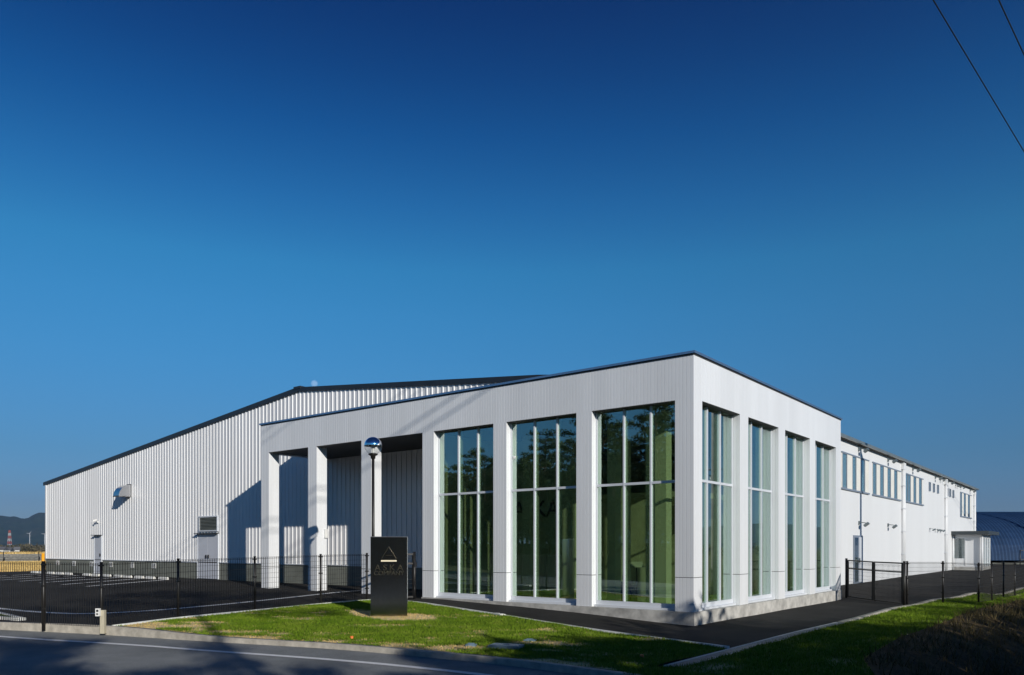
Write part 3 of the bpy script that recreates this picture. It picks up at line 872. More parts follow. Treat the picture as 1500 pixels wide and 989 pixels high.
for a in (35.8, 37.1, 38.45, 41.85, 42.85, 44.15):
    f = MB(); 
    for args in ((a, a + .5, 5.17, 5.20), (a, a + .5, 5.68, 5.71), (a, a + .03, 5.20, 5.68), (a + .47, a + .5, 5.20, 5.68)): f.box(XW + .002, XW + .05, *args)
    f.box(XW + .001, XW + .006, a + .03, a + .47, 5.2, 5.68)
    w_ = f.build('small_window', M['sill'], wh)
    g = MB(); g.box(XW + .012, XW + .016, a + .03, a + .47, 5.2, 5.68); g.build('pane', M['glassd'], w_)
for y_, z_ in [(19.96, 6.05), (25.4, 6.05), (31.2, 6.05), (37.8, 6.05), (39.5, 6.05), (42.2, 6.05), (45.3, 6.05), (46.0, 6.05), (47.6, 6.05), (51.9, 6.05),
               (20.0, 2.8), (25.4, 2.82), (36.1, 2.84), (37.8, 2.84), (38.6, 2.83), (39.5, 2.83)]:
    big = y_ < 34 or y_ in (37.8, 42.2, 51.9) and z_ > 5
    s = 1.0 if big else .7
    o = MB()
    o.box(XW + .002, XW + .06 * s, y_ - .06 * s, y_ + .06 * s, z_ - .02, z_ + .14 * s)
    o.bar((XW + .03, y_, z_ + .08 * s), (XW + .30 * s, y_, z_ + .05 * s), .035 * s)
    o.obox((XW + .33 * s, y_, z_ - .02), (.8, 0, .6), (0, 1, 0), (-.6, 0, .8), .11 * s, .10 * s, .05 * s)
    o.build('floodlight', M['gutter'], wh)
# side service door
d0 = MB(); d0.box(XW + .003, XW + .05, 19.1, 20.55, .17, 2.30); d_ = d0.build('door', M['sill'], wh)
d1 = MB(); d1.box(XW + .051, XW + .06, 19.2, 19.75, .27, 2.2); d1.build('pane', M['glassd'], d_)
d1 = MB(); d1.box(XW + .051, XW + .075, 19.86, 20.45, .25, 2.22); d1.build('leaf', M['frame'], d_)
d1 = MB(); d1.box(XW + .051, XW + .12, 19.79, 19.83, 1.1, 1.3); d1.build('handle', M['steel'], d_)
# glazed wind lobby at the far end
PX1, PY0, PY1 = .20, 44.1, 48.9
po = MB()
po.box(XW + .003, PX1, PY0, PY1, -.1, .42); pof = po.build('porch', M['conc'], wh)
r_ = MB(); r_.box(XW + .003, PX1 + .5, PY0 - .45, PY1 + .4, 2.62, 2.86); r_.build('porch_roof', M['slate'], pof)
q = MB()
for x_ in (XW + .003, -.75, PX1 - .1): q.box(x_, x_ + .1, PY0 + .002, PY0 + .1, .42, 2.62)
q.box(XW + .1, PX1 - .1, PY0 + .004, PY0 + .09, 2.36, 2.62)
q.box(XW + .1, PX1 - .1, PY0 + .004, PY0 + .09, .42, .52)
for k in range(5): 
    y_ = PY0 + .1 + k * (PY1 - PY0 - .2) / 4
    q.box(PX1 - .09, PX1 - .003, y_, y_ + .1, .42, 2.62)
q.box(PX1 - .085, PX1 - .006, PY0 + .1, PY1, 2.40, 2.60)
q.tube([(PX1 + .08, PY0 - .12, gz(.2, 44)), (PX1 + .08, PY0 - .12, 2.62)], .06, 10)
q.tube([(XW + .08, PY0 - .12, gz(-1, 44)), (XW + .08, PY0 - .12, 2.62)], .06, 10)
q.build('porch_frame', M['side'], pof)
q = MB(); q.box(XW + .11, -.76, PY0 + .30, PY0 + .32, 1.0, 2.36); q.build('porch_dark_sheet', M['louvre'], pof)  # dark sheet added behind the pane, standing in for the dim interior
q = MB(); q.box(-.65, PX1 - .1, PY0 + .03, PY0 + .06, .52, 2.36); q.box(XW + .1, -.75, PY0 + .03, PY0 + .06, .52, 1.0); build_each(q, 'porch_panel', M['side'], pof)
q = MB(); q.box(XW + .1, -.75, PY0 + .04, PY0 + .05, 1.0, 2.36)
for k in range(4):
    y_ = PY0 + .2 + k * (PY1 - PY0 - .2) / 4
    q.box(PX1 - .06, PX1 - .05, y_, y_ + (PY1 - PY0 - .6) / 4, .45, 2.4)
build_each(q, 'porch_pane', M['glassd'], pof)
# doors, louvre, hood and camera on the gable wall
def gdoor(x0, x1, z0, z1, leaves):
    f = MB(); yo = YW - .075
    f.box(x0 - .05, x0, yo, YW, z0, z1 + .05); f.box(x1, x1 + .05, yo, YW, z0, z1 + .05); f.box(x0, x1, yo, YW, z1, z1 + .05)
    d_ = f.build('door', M['frame'], wh)
    w_ = (x1 - x0) / leaves
    for k in range(leaves):
        l = MB(); l.box(x0 + k * w_ + .006, x0 + (k + 1) * w_ - .006, yo + .02, YW - .004, z0 + .01, z1 - .006)
        lo = l.build('leaf', M['door'], d_)
        h = MB(); hx = x0 + (k + 1) * w_ - .1 if k == 0 else x0 + k * w_ + .1
        h.box(hx - .02, hx + .02, yo - .04, yo + .018, z0 + .95, z0 + 1.1); h.build('handle', M['dark'], lo)
    c = MB(); c.box(x0 - .08, x1 + .08, YW - .22, YW - .036, z1 + .055, z1 + .09); c.build('drip_hood', M['roofdark'], d_)
gdoor(-36.75, -35.93, .33, 2.36, 1)
gdoor(-26.1, -24.42, .33, 2.34, 2)
f = MB()
f.box(-26.02, -24.44, YW - .07, YW, 2.50, 2.56); f.box(-26.02, -24.44, YW - .07, YW, 3.15, 3.21)
f.box(-26.02, -25.96, YW - .07, YW, 2.56, 3.15); f.box(-24.50, -24.44, YW - .07, YW, 2.56, 3.15)
lo = f.build('louvre', M['frame'], wh)
s = MB(); s.box(-25.96, -24.5, YW - .036, YW - .03, 2.56, 3.15)
for k in range(9): s.obox((-25.23, YW - .05, 2.60 + k * .065), (1, 0, 0), (0, .8, -.6), (0, .6, .8), .725, .025, .004)
s.build('louvre_blade', M['louvre'], lo)
h = MB(); x0, x1, zb_, rr = -33.25, -32.63, 4.39, .62
pr = [(YW - .03 - rr * math.cos(t), zb_ + rr * math.sin(t)) for t in np.linspace(0, PI / 2, 14)]
vs = [(x0, a, b_) for a, b_ in pr] + [(x1, a, b_) for a, b_ in pr]; n = len(pr)
h.add(vs, [(i, n + i, n + i + 1, i + 1) for i in range(n - 1)], True)
h.add([(x0, YW - .03, zb_)] + [(x0, a, b_) for a, b_ in pr], [tuple(range(len(pr), -1, -1))])
h.add([(x1, YW - .03, zb_)] + [(x1, a, b_) for a, b_ in pr], [tuple(range(0, len(pr) + 1))])
ho = h.build('vent_hood', M['steel'], wh)
h = MB(); h.box(x0 - .015, x1 + .015, YW - rr - .04, YW - rr - .025, zb_ - .02, zb_ + .03); h.box(x0 + .3, x1 + .015, YW - .1, YW - .03, zb_ + rr, zb_ + rr + .03); h.build('rim', M['dark'], ho)
h = MB(); h.box(-36.41, -36.31, YW - .10, YW - .022, 3.12, 3.18); h.bar((-36.36, YW - .08, 3.17), (-36.36, YW - .17, 3.24), .04)
h.obox((-36.36, YW - .20, 3.24), (.5, .8, .3), (.85, -.5, 0), (0, -.3, .95), .10, .045, .045); h.build('security_camera', M['white'], wh)
for k, (x_, t_) in enumerate([(-41.65, '23'), (-39.43, '22'), (-37.2, '21'), (-34.89, '20'), (-32.53, '19'), (-30.27, '18')]):
    h = MB(); h.box(x_ - .2, x_ + .2, YW - .03, YW - .014, .72, .98); npl = h.build('number_plate', M['white'], wh)
    text_mesh('numeral', t_, .26, M['dark'], npl, Matrix.Translation((x_, YW - .033, .76)) @ Matrix.Rotation(R(90), 4, 'X'), .002)

# ------------------------------------------------------------------ fences
def mesh_panel(m, p, q, zp, zq, h=1.36, pitch=0.062, hp=0.125, r=.0032):
    """welded wire panel from p to q (ground heights zp, zq)"""
    L = math.hypot(q[0] - p[0], q[1] - p[1]); n = max(2, int(L / pitch))
    dx, dy = (q[0] - p[0]) / L, (q[1] - p[1]) / L
    for k in range(1, n):
        t = k / n; x = p[0] + (q[0] - p[0]) * t; y = p[1] + (q[1] - p[1]) * t; z = zp + (zq - zp) * t
        m.add([(x - dx * r - dy * r, y - dy * r + dx * r, z + .05), (x + dx * r - dy * r, y + dy * r + dx * r, z + .05), (x + dy * r * 1.3, y - dx * r * 1.3, z + .05),
               (x - dx * r - dy * r, y - dy * r + dx * r, z + h), (x + dx * r - dy * r, y + dy * r + dx * r, z + h), (x + dy * r * 1.3, y - dx * r * 1.3, z + h)],
              [(0, 1, 4, 3), (1, 2, 5, 4), (2, 0, 3, 5)])
    k = 0; z = .07
    while z < h:
        m.bar((p[0], p[1], zp + z), (q[0], q[1], zq + z), .005, .005 if k % 4 else .008)
        z += hp; k += 1
    # folded top edge
    m.bar((p[0] - dy * .05, p[1] + dx * .05, zp + h - .03), (q[0] - dy * .05, q[1] + dx * .05, zq + h - .03), .006)
    m.bar((p[0], p[1], zp + h), (q[0], q[1], zq + h), .006)
def fence(name, label, pts, h=1.38, pw=.06, r=.0046, open_end=False):
    t = thing(name, label, 'fence', (0, 0, 0))
    for p, q in zip(pts[:-1], pts[1:]):
        m = MB(); mesh_panel(m, p, q, gz(*p), gz(*q), h - .02, r=r); m.build('mesh_panel', M['black'], t)
    for p in (pts[:-1] if open_end else pts):
        z = gz(*p); m = MB(); m.tube([(p[0], p[1], z - .1), (p[0], p[1], z + h)], pw / 2, 10)
        m.tube([(p[0], p[1], z + h), (p[0], p[1], z + h + .012)], pw / 2 * 1.15, 10)
        po = m.build('post', M['black'], t)
        c = MB()
        for zz in (.35, .85, h - .08): c.box(p[0] - .05, p[0] + .05, p[1] - .04, p[1] + .04, z + zz, z + zz + .03)
        build_each(c, 'clamp', M['black'], po)
    return t
fence('wire_fence', 'black wire mesh fence on the lawn edge between meter post and entrance building',
      [(-9.13, -8.97), (-9.52, -7.08), (-9.65, -4.98), (-9.60, -2.96), (-9.55, -1.35)])
fence('wire_fence', 'black wire mesh fence along the road kerb, left of the small meter post',
      [(-16.2, -11.75), (-13.4, -10.6), (-10.58, -9.53), (-9.16, -8.98)], pw=.075, open_end=True)
fence('wire_fence', 'black wire mesh fence curving along the right-hand lawn from the double gate',
      [(2.40, 10.15), (3.07, 12.1), (3.85, 13.9), (4.0, 15.9), (4.14, 18.0), (4.3, 20.2), (4.7, 23), (5.6, 26)], r=.0026)
def gate(name, label, p, q, leaves, h=1.34):
    t = thing(name, label, 'gate', (0, 0, 0))
    p = Vector((*p, 0)); q = Vector((*q, 0))
    for e in (p, q):
        m = MB(); z = gz(e.x, e.y); m.tube([(e.x, e.y, z - .1), (e.x, e.y, z + h + .05)], .04, 10); m.build('gate_post', M['black'], t)
    for k in range(leaves):
        a = p.lerp(q, k / leaves + .03); b = p.lerp(q, (k + 1) / leaves - .03 if k == leaves - 1 else (k + 1) / leaves - .012)
        if k > 0: a = p.lerp(q, k / leaves + .012)
        za = gz(a.x, a.y) + .06; zb_ = gz(b.x, b.y) + .06
        m = MB(); A_ = a + Vector((0, 0, za)); B_ = b + Vector((0, 0, zb_)); U = Vector((0, 0, h - .08))
        for s in (A_, B_): m.bar(s, s + U, .05)
        for f_ in (0, .78, 1): m.bar(A_ + U * f_, B_ + U * f_, .045)
        l = m.build('gate_leaf', M['black'], t)
        g = MB(); mesh_panel(g, (a.x, a.y), (b.x, b.y), za - .05, zb_ - .05, h - .08); g.build('mesh_infill', M['black'], l)
    mid = p.lerp(q, .5) if leaves == 2 else q
    z = gz(mid.x, mid.y); m = MB(); m.box(mid.x - .05, mid.x + .05, mid.y - .05, mid.y + .05, z + .95, z + 1.08); m.tube([(mid.x + .06, mid.y - .05, z), (mid.x + .06, mid.y - .05, z + .5)], .012, 6)
    build_each(m, 'latch', M['dark'], t)
    return t
gate('double_gate', 'black double-leaf wire gate across the yard beside the glass side front', (.02, 12.35), (2.33, 10.1), 2)
gate('single_gate', 'black single-leaf wire gate behind the dark sign, up to the front column', (-9.45, -1.2), (-8.85, -.12), 1)

# ------------------------------------------------------------------ sign, lamp, small furniture
sx, sy = -6.12, -3.66
sz = gz(sx, sy) + .02
sg = thing('sign_monolith', 'dark brushed-steel sign slab lettered ASKA COMPANY standing on the front lawn', 'sign', (sx, sy, sz), R(41))
m = MB(); m.box(-.435, .435, 0, .16, -.1, 1.91); m.build('slab', M['signm'], sg)
m = MB(); m.box(-.437, .437, -.002, .162, 1.91, 1.925); m.build('cap', M['steel'], sg)
m = MB(); m.box(-.60, .60, -.25, .4, -.12, -.005); m.build('footing', M['kerb'], sg)
e = MB()
ap, lb, rb = Vector((0, -.012, 1.68)), Vector((-.17, -.012, 1.40)), Vector((.17, -.012, 1.40))
e.bar(ap, lb, .012, .012); e.bar(ap, rb, .012, .012); e.bar((-.075, -.012, 1.475), (.075, -.012, 1.475), .012, .010)
e.build('emblem', M['letter'], sg)
e = MB(); e.box(-.185, .185, -.024, -.002, 1.325, 1.36); e.build('emblem_bar', M['gold'], sg)
text_mesh('lettering', 'A S K A', .20, M['letter'], sg, Matrix.Translation((0, -.008, 1.115)) @ Matrix.Rotation(R(90), 4, 'X') @ Matrix.Diagonal((1.02, 1, 1, 1)), .007, 0)
text_mesh('lettering', 'COMPANY', .145, M['letter'], sg, Matrix.Translation((0, -.008, 1.0)) @ Matrix.Rotation(R(90), 4, 'X') @ Matrix.Diagonal((1.02, 1, 1, 1)), .007, 0)

lx, ly = -7.92, -2.56
lz = gz(lx, ly)
lp = thing('globe_lamp', 'mirror-chrome globe lamp on a tall slim black pole behind the sign', 'street lamp', (lx, ly, lz))
m = MB(); m.tube([(0, 0, -.1), (0, 0, 4.0)], [.045, .038], 14); m.build('pole', M['black'], lp)
m = MB(); m.lathe([(.03, 3.94), (.06, 3.95), (.065, 4.02), (.12, 4.05), (.125, 4.08), (.06, 4.10)], n=24); m.lathe([(0.0, 0.02), (.11, .02), (.11, 0.0), (.05, -.02)], n=20); m.build('collar', M['black'], lp)
rg = .235; zg = 4.47 - lz
def cap(t0, t1, n): return [(max(.0005, rg * math.sin(t)), zg - rg * math.cos(t)) for t in np.linspace(t0, t1, n)]
m = MB(); m.lathe(cap(PI / 2 + .012, PI, 17), n=48); m.lathe([(rg, zg + .003), (rg - .02, zg + .002)], n=48); m.build('reflector_dome', M['chrome'], lp)
m = MB(); m.lathe([(rg + .003, zg - .006), (rg + .004, zg + .002), (rg + .0005, zg + .004)], n=48); m.build('seam_ring', M['black'], lp)
m = MB(); m.lathe(cap(.30, PI / 2 - .02, 15), n=48); m.build('globe', M['bulbglass'], lp)
m = MB(); m.lathe([(.028, zg - rg + .03), (.03, zg - .10), (.05, zg - .07), (.055, zg - .02), (.03, zg + .03), (.0005, zg + .05)], n=16); m.build('bulb', M['white'], lp)

mx, my = -9.06, -9.02
mz = gz(mx, my)
mp = thing('meter_post', 'small beige post with a white meter box at the kerb below the fence corner', 'utility post', (mx, my, mz), R(38))
m = MB(); m.box(-.01, .08, 0, .08, -.1, .39); m.build('post', M['beige'], mp)
m = MB(); m.box(-.075, .012, -.06, -.002, .27, .43); b_ = m.build('meter_box', M['white'], mp)
m = MB(); m.box(-.055, -.008, -.064, -.06, .36, .405); m.box(-.055, -.012, -.064, -.06, .30, .33); build_each(m, 'socket', M['dark'], b_)

m = MB(); m.tube([(0, 0, -.1), (0, 0, 1.05)], .085, 14); m.lathe([(.085, 1.05), (.06, 1.10), (.0, 1.12)], n=14)
o = m.build('bollard', M['yellow']); o.location = (-42.68, 2.48, gz(-42.7, 2.4))
tag(o, 'bright yellow guard post at the far left corner of the warehouse', 'bollard')

ws = MB()
prof = [(-.07, 0), (.07, 0), (.055, .07), (.03, .11), (-.03, .11), (-.055, .07)]
for s, e_ in ((-.37, .37),):
    vs = [(s, a, b_) for a, b_ in prof] + [(e_, a, b_) for a, b_ in prof]; n = len(prof)
    ws.add(vs, [(i, n + i, n + (i + 1) % n, (i + 1) % n) for i in range(n)] + [tuple(range(n)), tuple(range(2 * n - 1, n - 1, -1))])
ORD = ['first', 'second', 'third', 'fourth', 'fifth', 'sixth', 'seventh', 'eighth', 'ninth', 'tenth', 'eleventh', 'twelfth', 'thirteenth']
proto = None
for k, x_ in enumerate([-41.22, -40.26, -38.96, -37.8, -36.8, -34.54, -33.48, -32.33, -31.1, -30.11, -28.92, -27.81, -26.7]):
    if proto is None: proto = o = ws.build('wheel_stop', M['stop'])
    else: o = proto.copy(); col.objects.link(o)
    o.location = (x_, 1.5 + rng.uniform(-.03, .03), gz(x_, 1.5)); o.rotation_euler = (0, 0, rng.uniform(-.03, .03))
    tag(o, 'white wheel stop before the gable wall, %s from the left in the row' % ORD[k], 'wheel stop', 'wheel stops in the parking bays')
for k, (x_, y_) in enumerate([(3.4, 47.5), (5.0, 49.5)]):
    o = proto.copy(); col.objects.link(o); o.location = (x_, y_, gz(x_, y_)); o.rotation_euler = (0, 0, R(-38)); o.scale = (1.5, 1.3, 1.3)
    tag(o, ['white wheel stop at the far yard, the one nearer the glazed porch', 'white wheel stop at the far yard, the one nearer the photo edge'][k], 'wheel stop', 'wheel stops by the blue barn')

def flat(name, label, cat, c, sx_, sy_, rz, m_, h_=.05, group=None):
    b = MB(); b.box(-sx_ / 2, sx_ / 2, -sy_ / 2, sy_ / 2, -.1, h_); b.box(-sx_ / 2 + .03, sx_ / 2 - .03, -sy_ / 2 + .03, sy_ / 2 - .03, h_, h_ + .008)
    b.box(-.06, .06, -.012, .012, h_ + .008, h_ + .02)
    o = b.build(name, m_); o.location = (*c, gz(*c) + .03); o.rotation_euler = (0, 0, rz)
    return tag(o, label, cat, group)
flat('access_cover', 'large blue-grey rectangular cover lying in the front lawn near the road', 'cover', (-.80, -5.82), .56, .34, R(20), M['cover'])
flat('access_cover', 'small blue-grey cover in the lawn, behind the large cover', 'cover', (-.97, -4.9), .22, .14, R(25), M['cover'], .035)
flat('access_cover', 'tiny blue-grey cover in the lawn, left of the large cover', 'cover', (-1.45, -6.0), .18, .12, R(25), M['cover'], .03)
flat('access_cover', 'pale stone slab at the lawn edging before the middle glass bay', 'cover', (-4.2, -1.9), .42, .16, R(-14), M['kerbw'], .035)
for x_, y_, l_ in ((-3.95, -6.62, 'orange survey peg in the lawn just right of the dark sign\'s patch, by the kerb'), (1.63, -5.39, 'orange survey peg in the shaded lawn near the drain grate')):
    b = MB(); b.lathe([(.035, -.05), (.035, .03), (.025, .04), (0.0005, .042)], n=10)
    o = b.build('survey_peg', M['orange']); o.location = (x_, y_, gz(x_, y_) + .04); tag(o, l_, 'peg', 'survey pegs in the lawn')

# ------------------------------------------------------------------ poles and wires
PA = Vector((6.5, 17.04, 0)); PBq = Vector((26.6, 63.2, 0)); PC = Vector((1.4, -34, 0))
def pole(name, label, p, zb_, zt, mid):
    t = thing(name, label, 'utility pole', (p.x, p.y, zb_))
    m = MB(); m.tube([(0, 0, -.5), (0, 0, zt - zb_)], [.16, .10], 14); m.build('pole', M['polec'], t)
    m = MB(); m.box(-.9, .9, -.05, .05, zt - zb_ - .28, zt - zb_ - .18); m.box(-.7, .7, -.05, .05, mid - zb_ + .5, mid - zb_ + .58); ca = m.build('crossarm', M['dark'], t)
    m = MB()
    for x_ in (-.6, 0.0, .6): m.lathe([(.03, 0), (.06, .03), (.035, .08), (.06, .12), (.03, .18), (0, .2)], (x_, 0, zt - zb_ - .18), 10)
    build_each(m, 'insulator', M['white'], ca)
    m = MB(); m.lathe([(0, 0), (.22, .02), (.24, .08), (.24, .68), (.2, .75), (0, .78)], (.34, 0, mid - zb_ - .3), 14); m.box(.05, .3, -.04, .04, mid - zb_, mid - zb_ + .08); m.build('transformer', M['gutter'], t)
    return t
PA_o = pole('utility_pole', 'concrete utility pole with transformer beside the right-hand lawn, casting its shadow on the warehouse side', PA, -1.2, 13.6, 8.5)
pole('utility_pole', 'distant utility pole mirrored in the glass side front', PBq, -6.0, 10.4, 9.0)
pole('utility_pole', 'utility pole across the road behind the trees', PC, 1.0, 13.8, 9.5)
def wire_line(label, a, b, sag, r=.014, n=40):
    a = Vector(a); b = Vector(b)
    pts = [a.lerp(b, k / n) - Vector((0, 0, sag * 4 * (k / n) * (1 - k / n))) for k in range(n + 1)]
    m = MB(); m.tube(pts, r, 6); o = m.build('power_line', M['wire']); return tag(o, label, 'cable', 'overhead wires at the top right')
WIRES = [((5.5, 17.5), (2.24, -34)), ((6.7, 17.5), (2.0, -34))]
def wpt(px, py, z):
    dpt = (1.8 - z) * 1133.0 / (py - 801.0)
    X = (px - 750) / 1133.0 * dpt
    a_ = math.atan2(893, 1133); s_, c_ = math.sin(a_), math.cos(a_)
    return (CAM.x + X * c_ - dpt * s_, CAM.y + X * s_ + dpt * c_)
for k, (pa, pb_) in enumerate([((6.08, 17.5), (4.502, 2.055)), ((6.99, 17.5), (5.594, 2.915))]):
    dx_ = (pb_[0] - pa[0]) / (pb_[1] - pa[1])
    far = (pa[0] + dx_ * (-34 - 17.5), -34)
    lab = ['longer black overhead wire slanting down the top right sky', 'short black overhead wire cutting the top right corner of the sky'][k]
    wire_line(lab, (*pa, 13.4), (*far, 13.4), 0.0)
    o = wire_line('far span of overhead wire running to the distant utility pole' , (*pa, 13.4), (PBq.x + k * 1.2 - .6, PBq.y, 10.2), .5)
    o['group'] = 'far wire spans mirrored in the glass'

# a second line of cables further right, out of view, whose faint shadow streaks cross the fascia
for k, (yy, z0_) in enumerate(((-44, 1.2), (64, -1.2))):
    c = copy_tree(PA_o)
    c.location = (13.75, yy, z0_ - .4)
    c['label'] = ['utility pole of the second line, among the trees across the road', 'utility pole of the second line, far right beyond the warehouse end'][k]
for k, x_ in enumerate((13.2, 14.3)):
    a, b_ = (x_, -44, 13.9), (x_, 64, 13.4)
    m = MB(); m.tube([a, b_], .026, 6)
    tag(m.build('power_line', M['wire']), ['overhead cable of the second line casting the upper faint streak on the fascia', 'overhead cable of the second line casting the lower faint streak on the fascia'][k], 'cable', 'second line of overhead cables')

# ------------------------------------------------------------------ trees
def clump_faces(c, r, n, sz, squash=.6):
    """n leaf triangles filling an ellipsoid at c"""
    d = rng.normal(size=(n, 3)); d /= np.linalg.norm(d, axis=1)[:, None]
    p = np.array(c) + d * (rng.random((n, 1)) ** .45) * r * np.array([1, 1, squash])
    a = rng.normal(size=(n, 3)); a /= np.linalg.norm(a, axis=1)[:, None]
    b = np.cross(a, rng.normal(size=(n, 3))); b /= np.linalg.norm(b, axis=1)[:, None]
    s = sz * rng.uniform(.6, 1.4, (n, 1))
    V = np.empty((n * 3, 3)); V[0::3] = p - a * s; V[1::3] = p + a * s * .6 + b * s * .35; V[2::3] = p + a * s * .6 - b * s * .35
    return V
def make_pine(h, lean, crown0, dens=1.0):
    trunk = MB(); pts = []
    n = 9
    for k in range(n):
        t = k / (n - 1)
        pts.append(Vector((lean[0] * t * t * h + .12 * math.sin(5 * t), lean[1] * t * t * h + .1 * math.cos(4 * t), t * h)))
    trunk.tube(pts, [max(.02, .024 * h * (1 - t) ** .8 * .6 + .015) for t in np.linspace(0, 1, n)], 9)
    cl = []
    nb = int(20 * dens)
    for k in range(nb):
        t = crown0 + (1 - crown0) * (k + .5) / nb
        base = pts[0].lerp(pts[-1], t); i = min(n - 2, int(t * (n - 1))); base = pts[i].lerp(pts[i + 1], t * (n - 1) - i)
        az = k * 2.4 + random.uniform(-.5, .5)
        L = h * (.10 + .24 * (1 - ((t - crown0) / (1 - crown0)))) * random.uniform(.7, 1.25)
        tip = base + Vector((math.cos(az) * L, math.sin(az) * L, L * random.uniform(.05, .4)))
        trunk.tube([base, base.lerp(tip, .5) + Vector((0, 0, .06 * L)), tip], [.05, .03, .012], 5)
        for f_ in (.55, .8, 1.0):
            c = base.lerp(tip, f_) + Vector((random.uniform(-.2, .2), random.uniform(-.2, .2), .1))
            cl.append(clump_faces(c, h * .055 * random.uniform(.7, 1.3), int(75 * dens), .13, .5))
    cl.append(clump_faces(pts[-1], h * .05, 90, .13, .9))
    V = np.concatenate(cl)
    return trunk, V
def tree_thing(name, label, trunk, V, leafm, loc, group, barkm=None):
    t = thing(name, label, 'tree', loc, random.uniform(0, 6.28), group)
    trunk.build('trunk', barkm or M['bark'], t)
    np_mesh('crown', V, np.arange(len(V)).reshape(-1, 3), leafm, t)
    return t
def make_bare(h):
    trunk = MB(); tips = []
    def grow(p, d, L, r, lev):
        q = p + d * L
        trunk.tube([p, p.lerp(q, .5) + Vector((random.uniform(-.05, .05) * L, random.uniform(-.05, .05) * L, 0)), q], [r, r * .8, r * .6], 5 if lev else 8)
        if lev >= 4: tips.append(q); return
        for k in range(3 if lev < 3 else 2):
            ax = Vector((random.gauss(0, 1), random.gauss(0, 1), random.gauss(0, .5))).normalized()
            nd = (d + ax * .62 + Vector((0, 0, .12))).normalized()
            grow(p.lerp(q, random.uniform(.6, 1)), nd, L * random.uniform(.6, .78), r * .58, lev + 1)
    grow(Vector((0, 0, -.2)), Vector((0, 0, 1)), h * .36, h * .016, 0)
    V = np.concatenate([clump_faces(t, .25, 5, .10, 1) for t in tips])
    return trunk, V
def make_bush(h, r):
    trunk = MB(); cl = []
    for k in range(9):
        az = k * 2.4; tip = Vector((math.cos(az) * r * random.uniform(.2, .8), math.sin(az) * r * random.uniform(.2, .8), h * random.uniform(.45, .9)))
        trunk.tube([(0, 0, -.2), tip * .5 + Vector((0, 0, .1 * h)), tip], [.05, .035, .012], 5)
        for f_ in (.5, .75, 1.0):
            cl.append(clump_faces(tip * f_ + Vector((random.uniform(-.3, .3), random.uniform(-.3, .3), 0)), r * .34, 150, .12, .8))
    return trunk, np.concatenate(cl)
protos = []
LBL_P = 'dark pine in the woods across the road, mirrored in the front glass'
LBL_B = 'bare-twigged tree in the woods across the road, mirrored in the front glass'
LBL_U = 'dense shrub at the foot of the woods across the road, mirrored in the front glass'
GP = 'woods mirrored in the front glass'
p1 = tree_thing('pine_tree', LBL_P, *make_pine(11.0, (.02, .01), .30), M['needle'], (-20, -36, 1.4), GP)
p2 = tree_thing('pine_tree', LBL_P, *make_pine(10.0, (-.05, .03), .22, 1.2), M['needle'], (-24, -34, 1.2), GP)
p3 = tree_thing('pine_tree', LBL_P, *make_pine(12.0, (.03, -.03), .45), M['needle'], (-28, -38, 1.6), GP)
b1 = tree_thing('bare_tree', LBL_B, *make_bare(9.5), M['leaf'], (-31, -33, 1.2), GP, M['twig'])
u1 = tree_thing('shrub', LBL_U, *make_bush(4.2, 2.3), M['leaf'], (-22, -30, .8), GP)
def plant(src, x, y, s, label=None, group=None, z=None):
    c = copy_tree(src)
    z = float(zverge(np.array([[x, y]]))[0]) if z is None else z
    c.location = (x, y, z); c.rotation_euler = (0, 0, random.uniform(0, 6.28)); c.scale = (s * random.uniform(.92, 1.1), s * random.uniform(.92, 1.1), s)
    if label: c['label'] = label
    if group: c['group'] = group
    return c
for k in range(30):
    x = -10 - k * 1.45 + random.uniform(-.8, .8)
    src = (p1, p2, p3, p2, b1)[k % 5] if x > -30 else (b1, p1, b1, p2, b1, p3)[k % 6]
    y = -31 - (k % 3) * 3.2 + random.uniform(-1.2, 1.2) + (x + 10) * .12
    s = (0.92 if x > -26 else .80) * random.uniform(.86, 1.12)
    plant(src, x, y, s)
for k in range(18):
    x = -8 - k * 2.5 + random.uniform(-.6, .6)
    plant(u1, x, -28.5 + random.uniform(-1.5, 1) + (x + 10) * .12, random.uniform(.75, 1.25))
for k in range(34):
    x = -9 - k * 1.35 + random.uniform(-.6, .6)
    plant((u1, u1, p2)[k % 3], x, -41 + random.uniform(-3, 3) + (x + 10) * .12, random.uniform(1.5, 2.1) if k % 3 < 2 else random.uniform(.75, .95))
for k in range(16):
    x = -8 + k * 2.6 + random.uniform(-.8, .8)
    plant((p2, u1, p1, p2)[k % 4], x, -33 - (k % 2) * 4 + random.uniform(-1, 1) - max(0, x - 8) * .15, random.uniform(.8, 1.05) * (2.0 if k % 4 == 1 else 1))
for k in range(20):                                  # thicket close behind the road
    x = -12 + k * 2.3 + random.uniform(-.6, .6)
    plant(u1, x, -29.5 + random.uniform(-1, 1) - max(0, x - 8) * .15, random.uniform(1.25, 1.6))
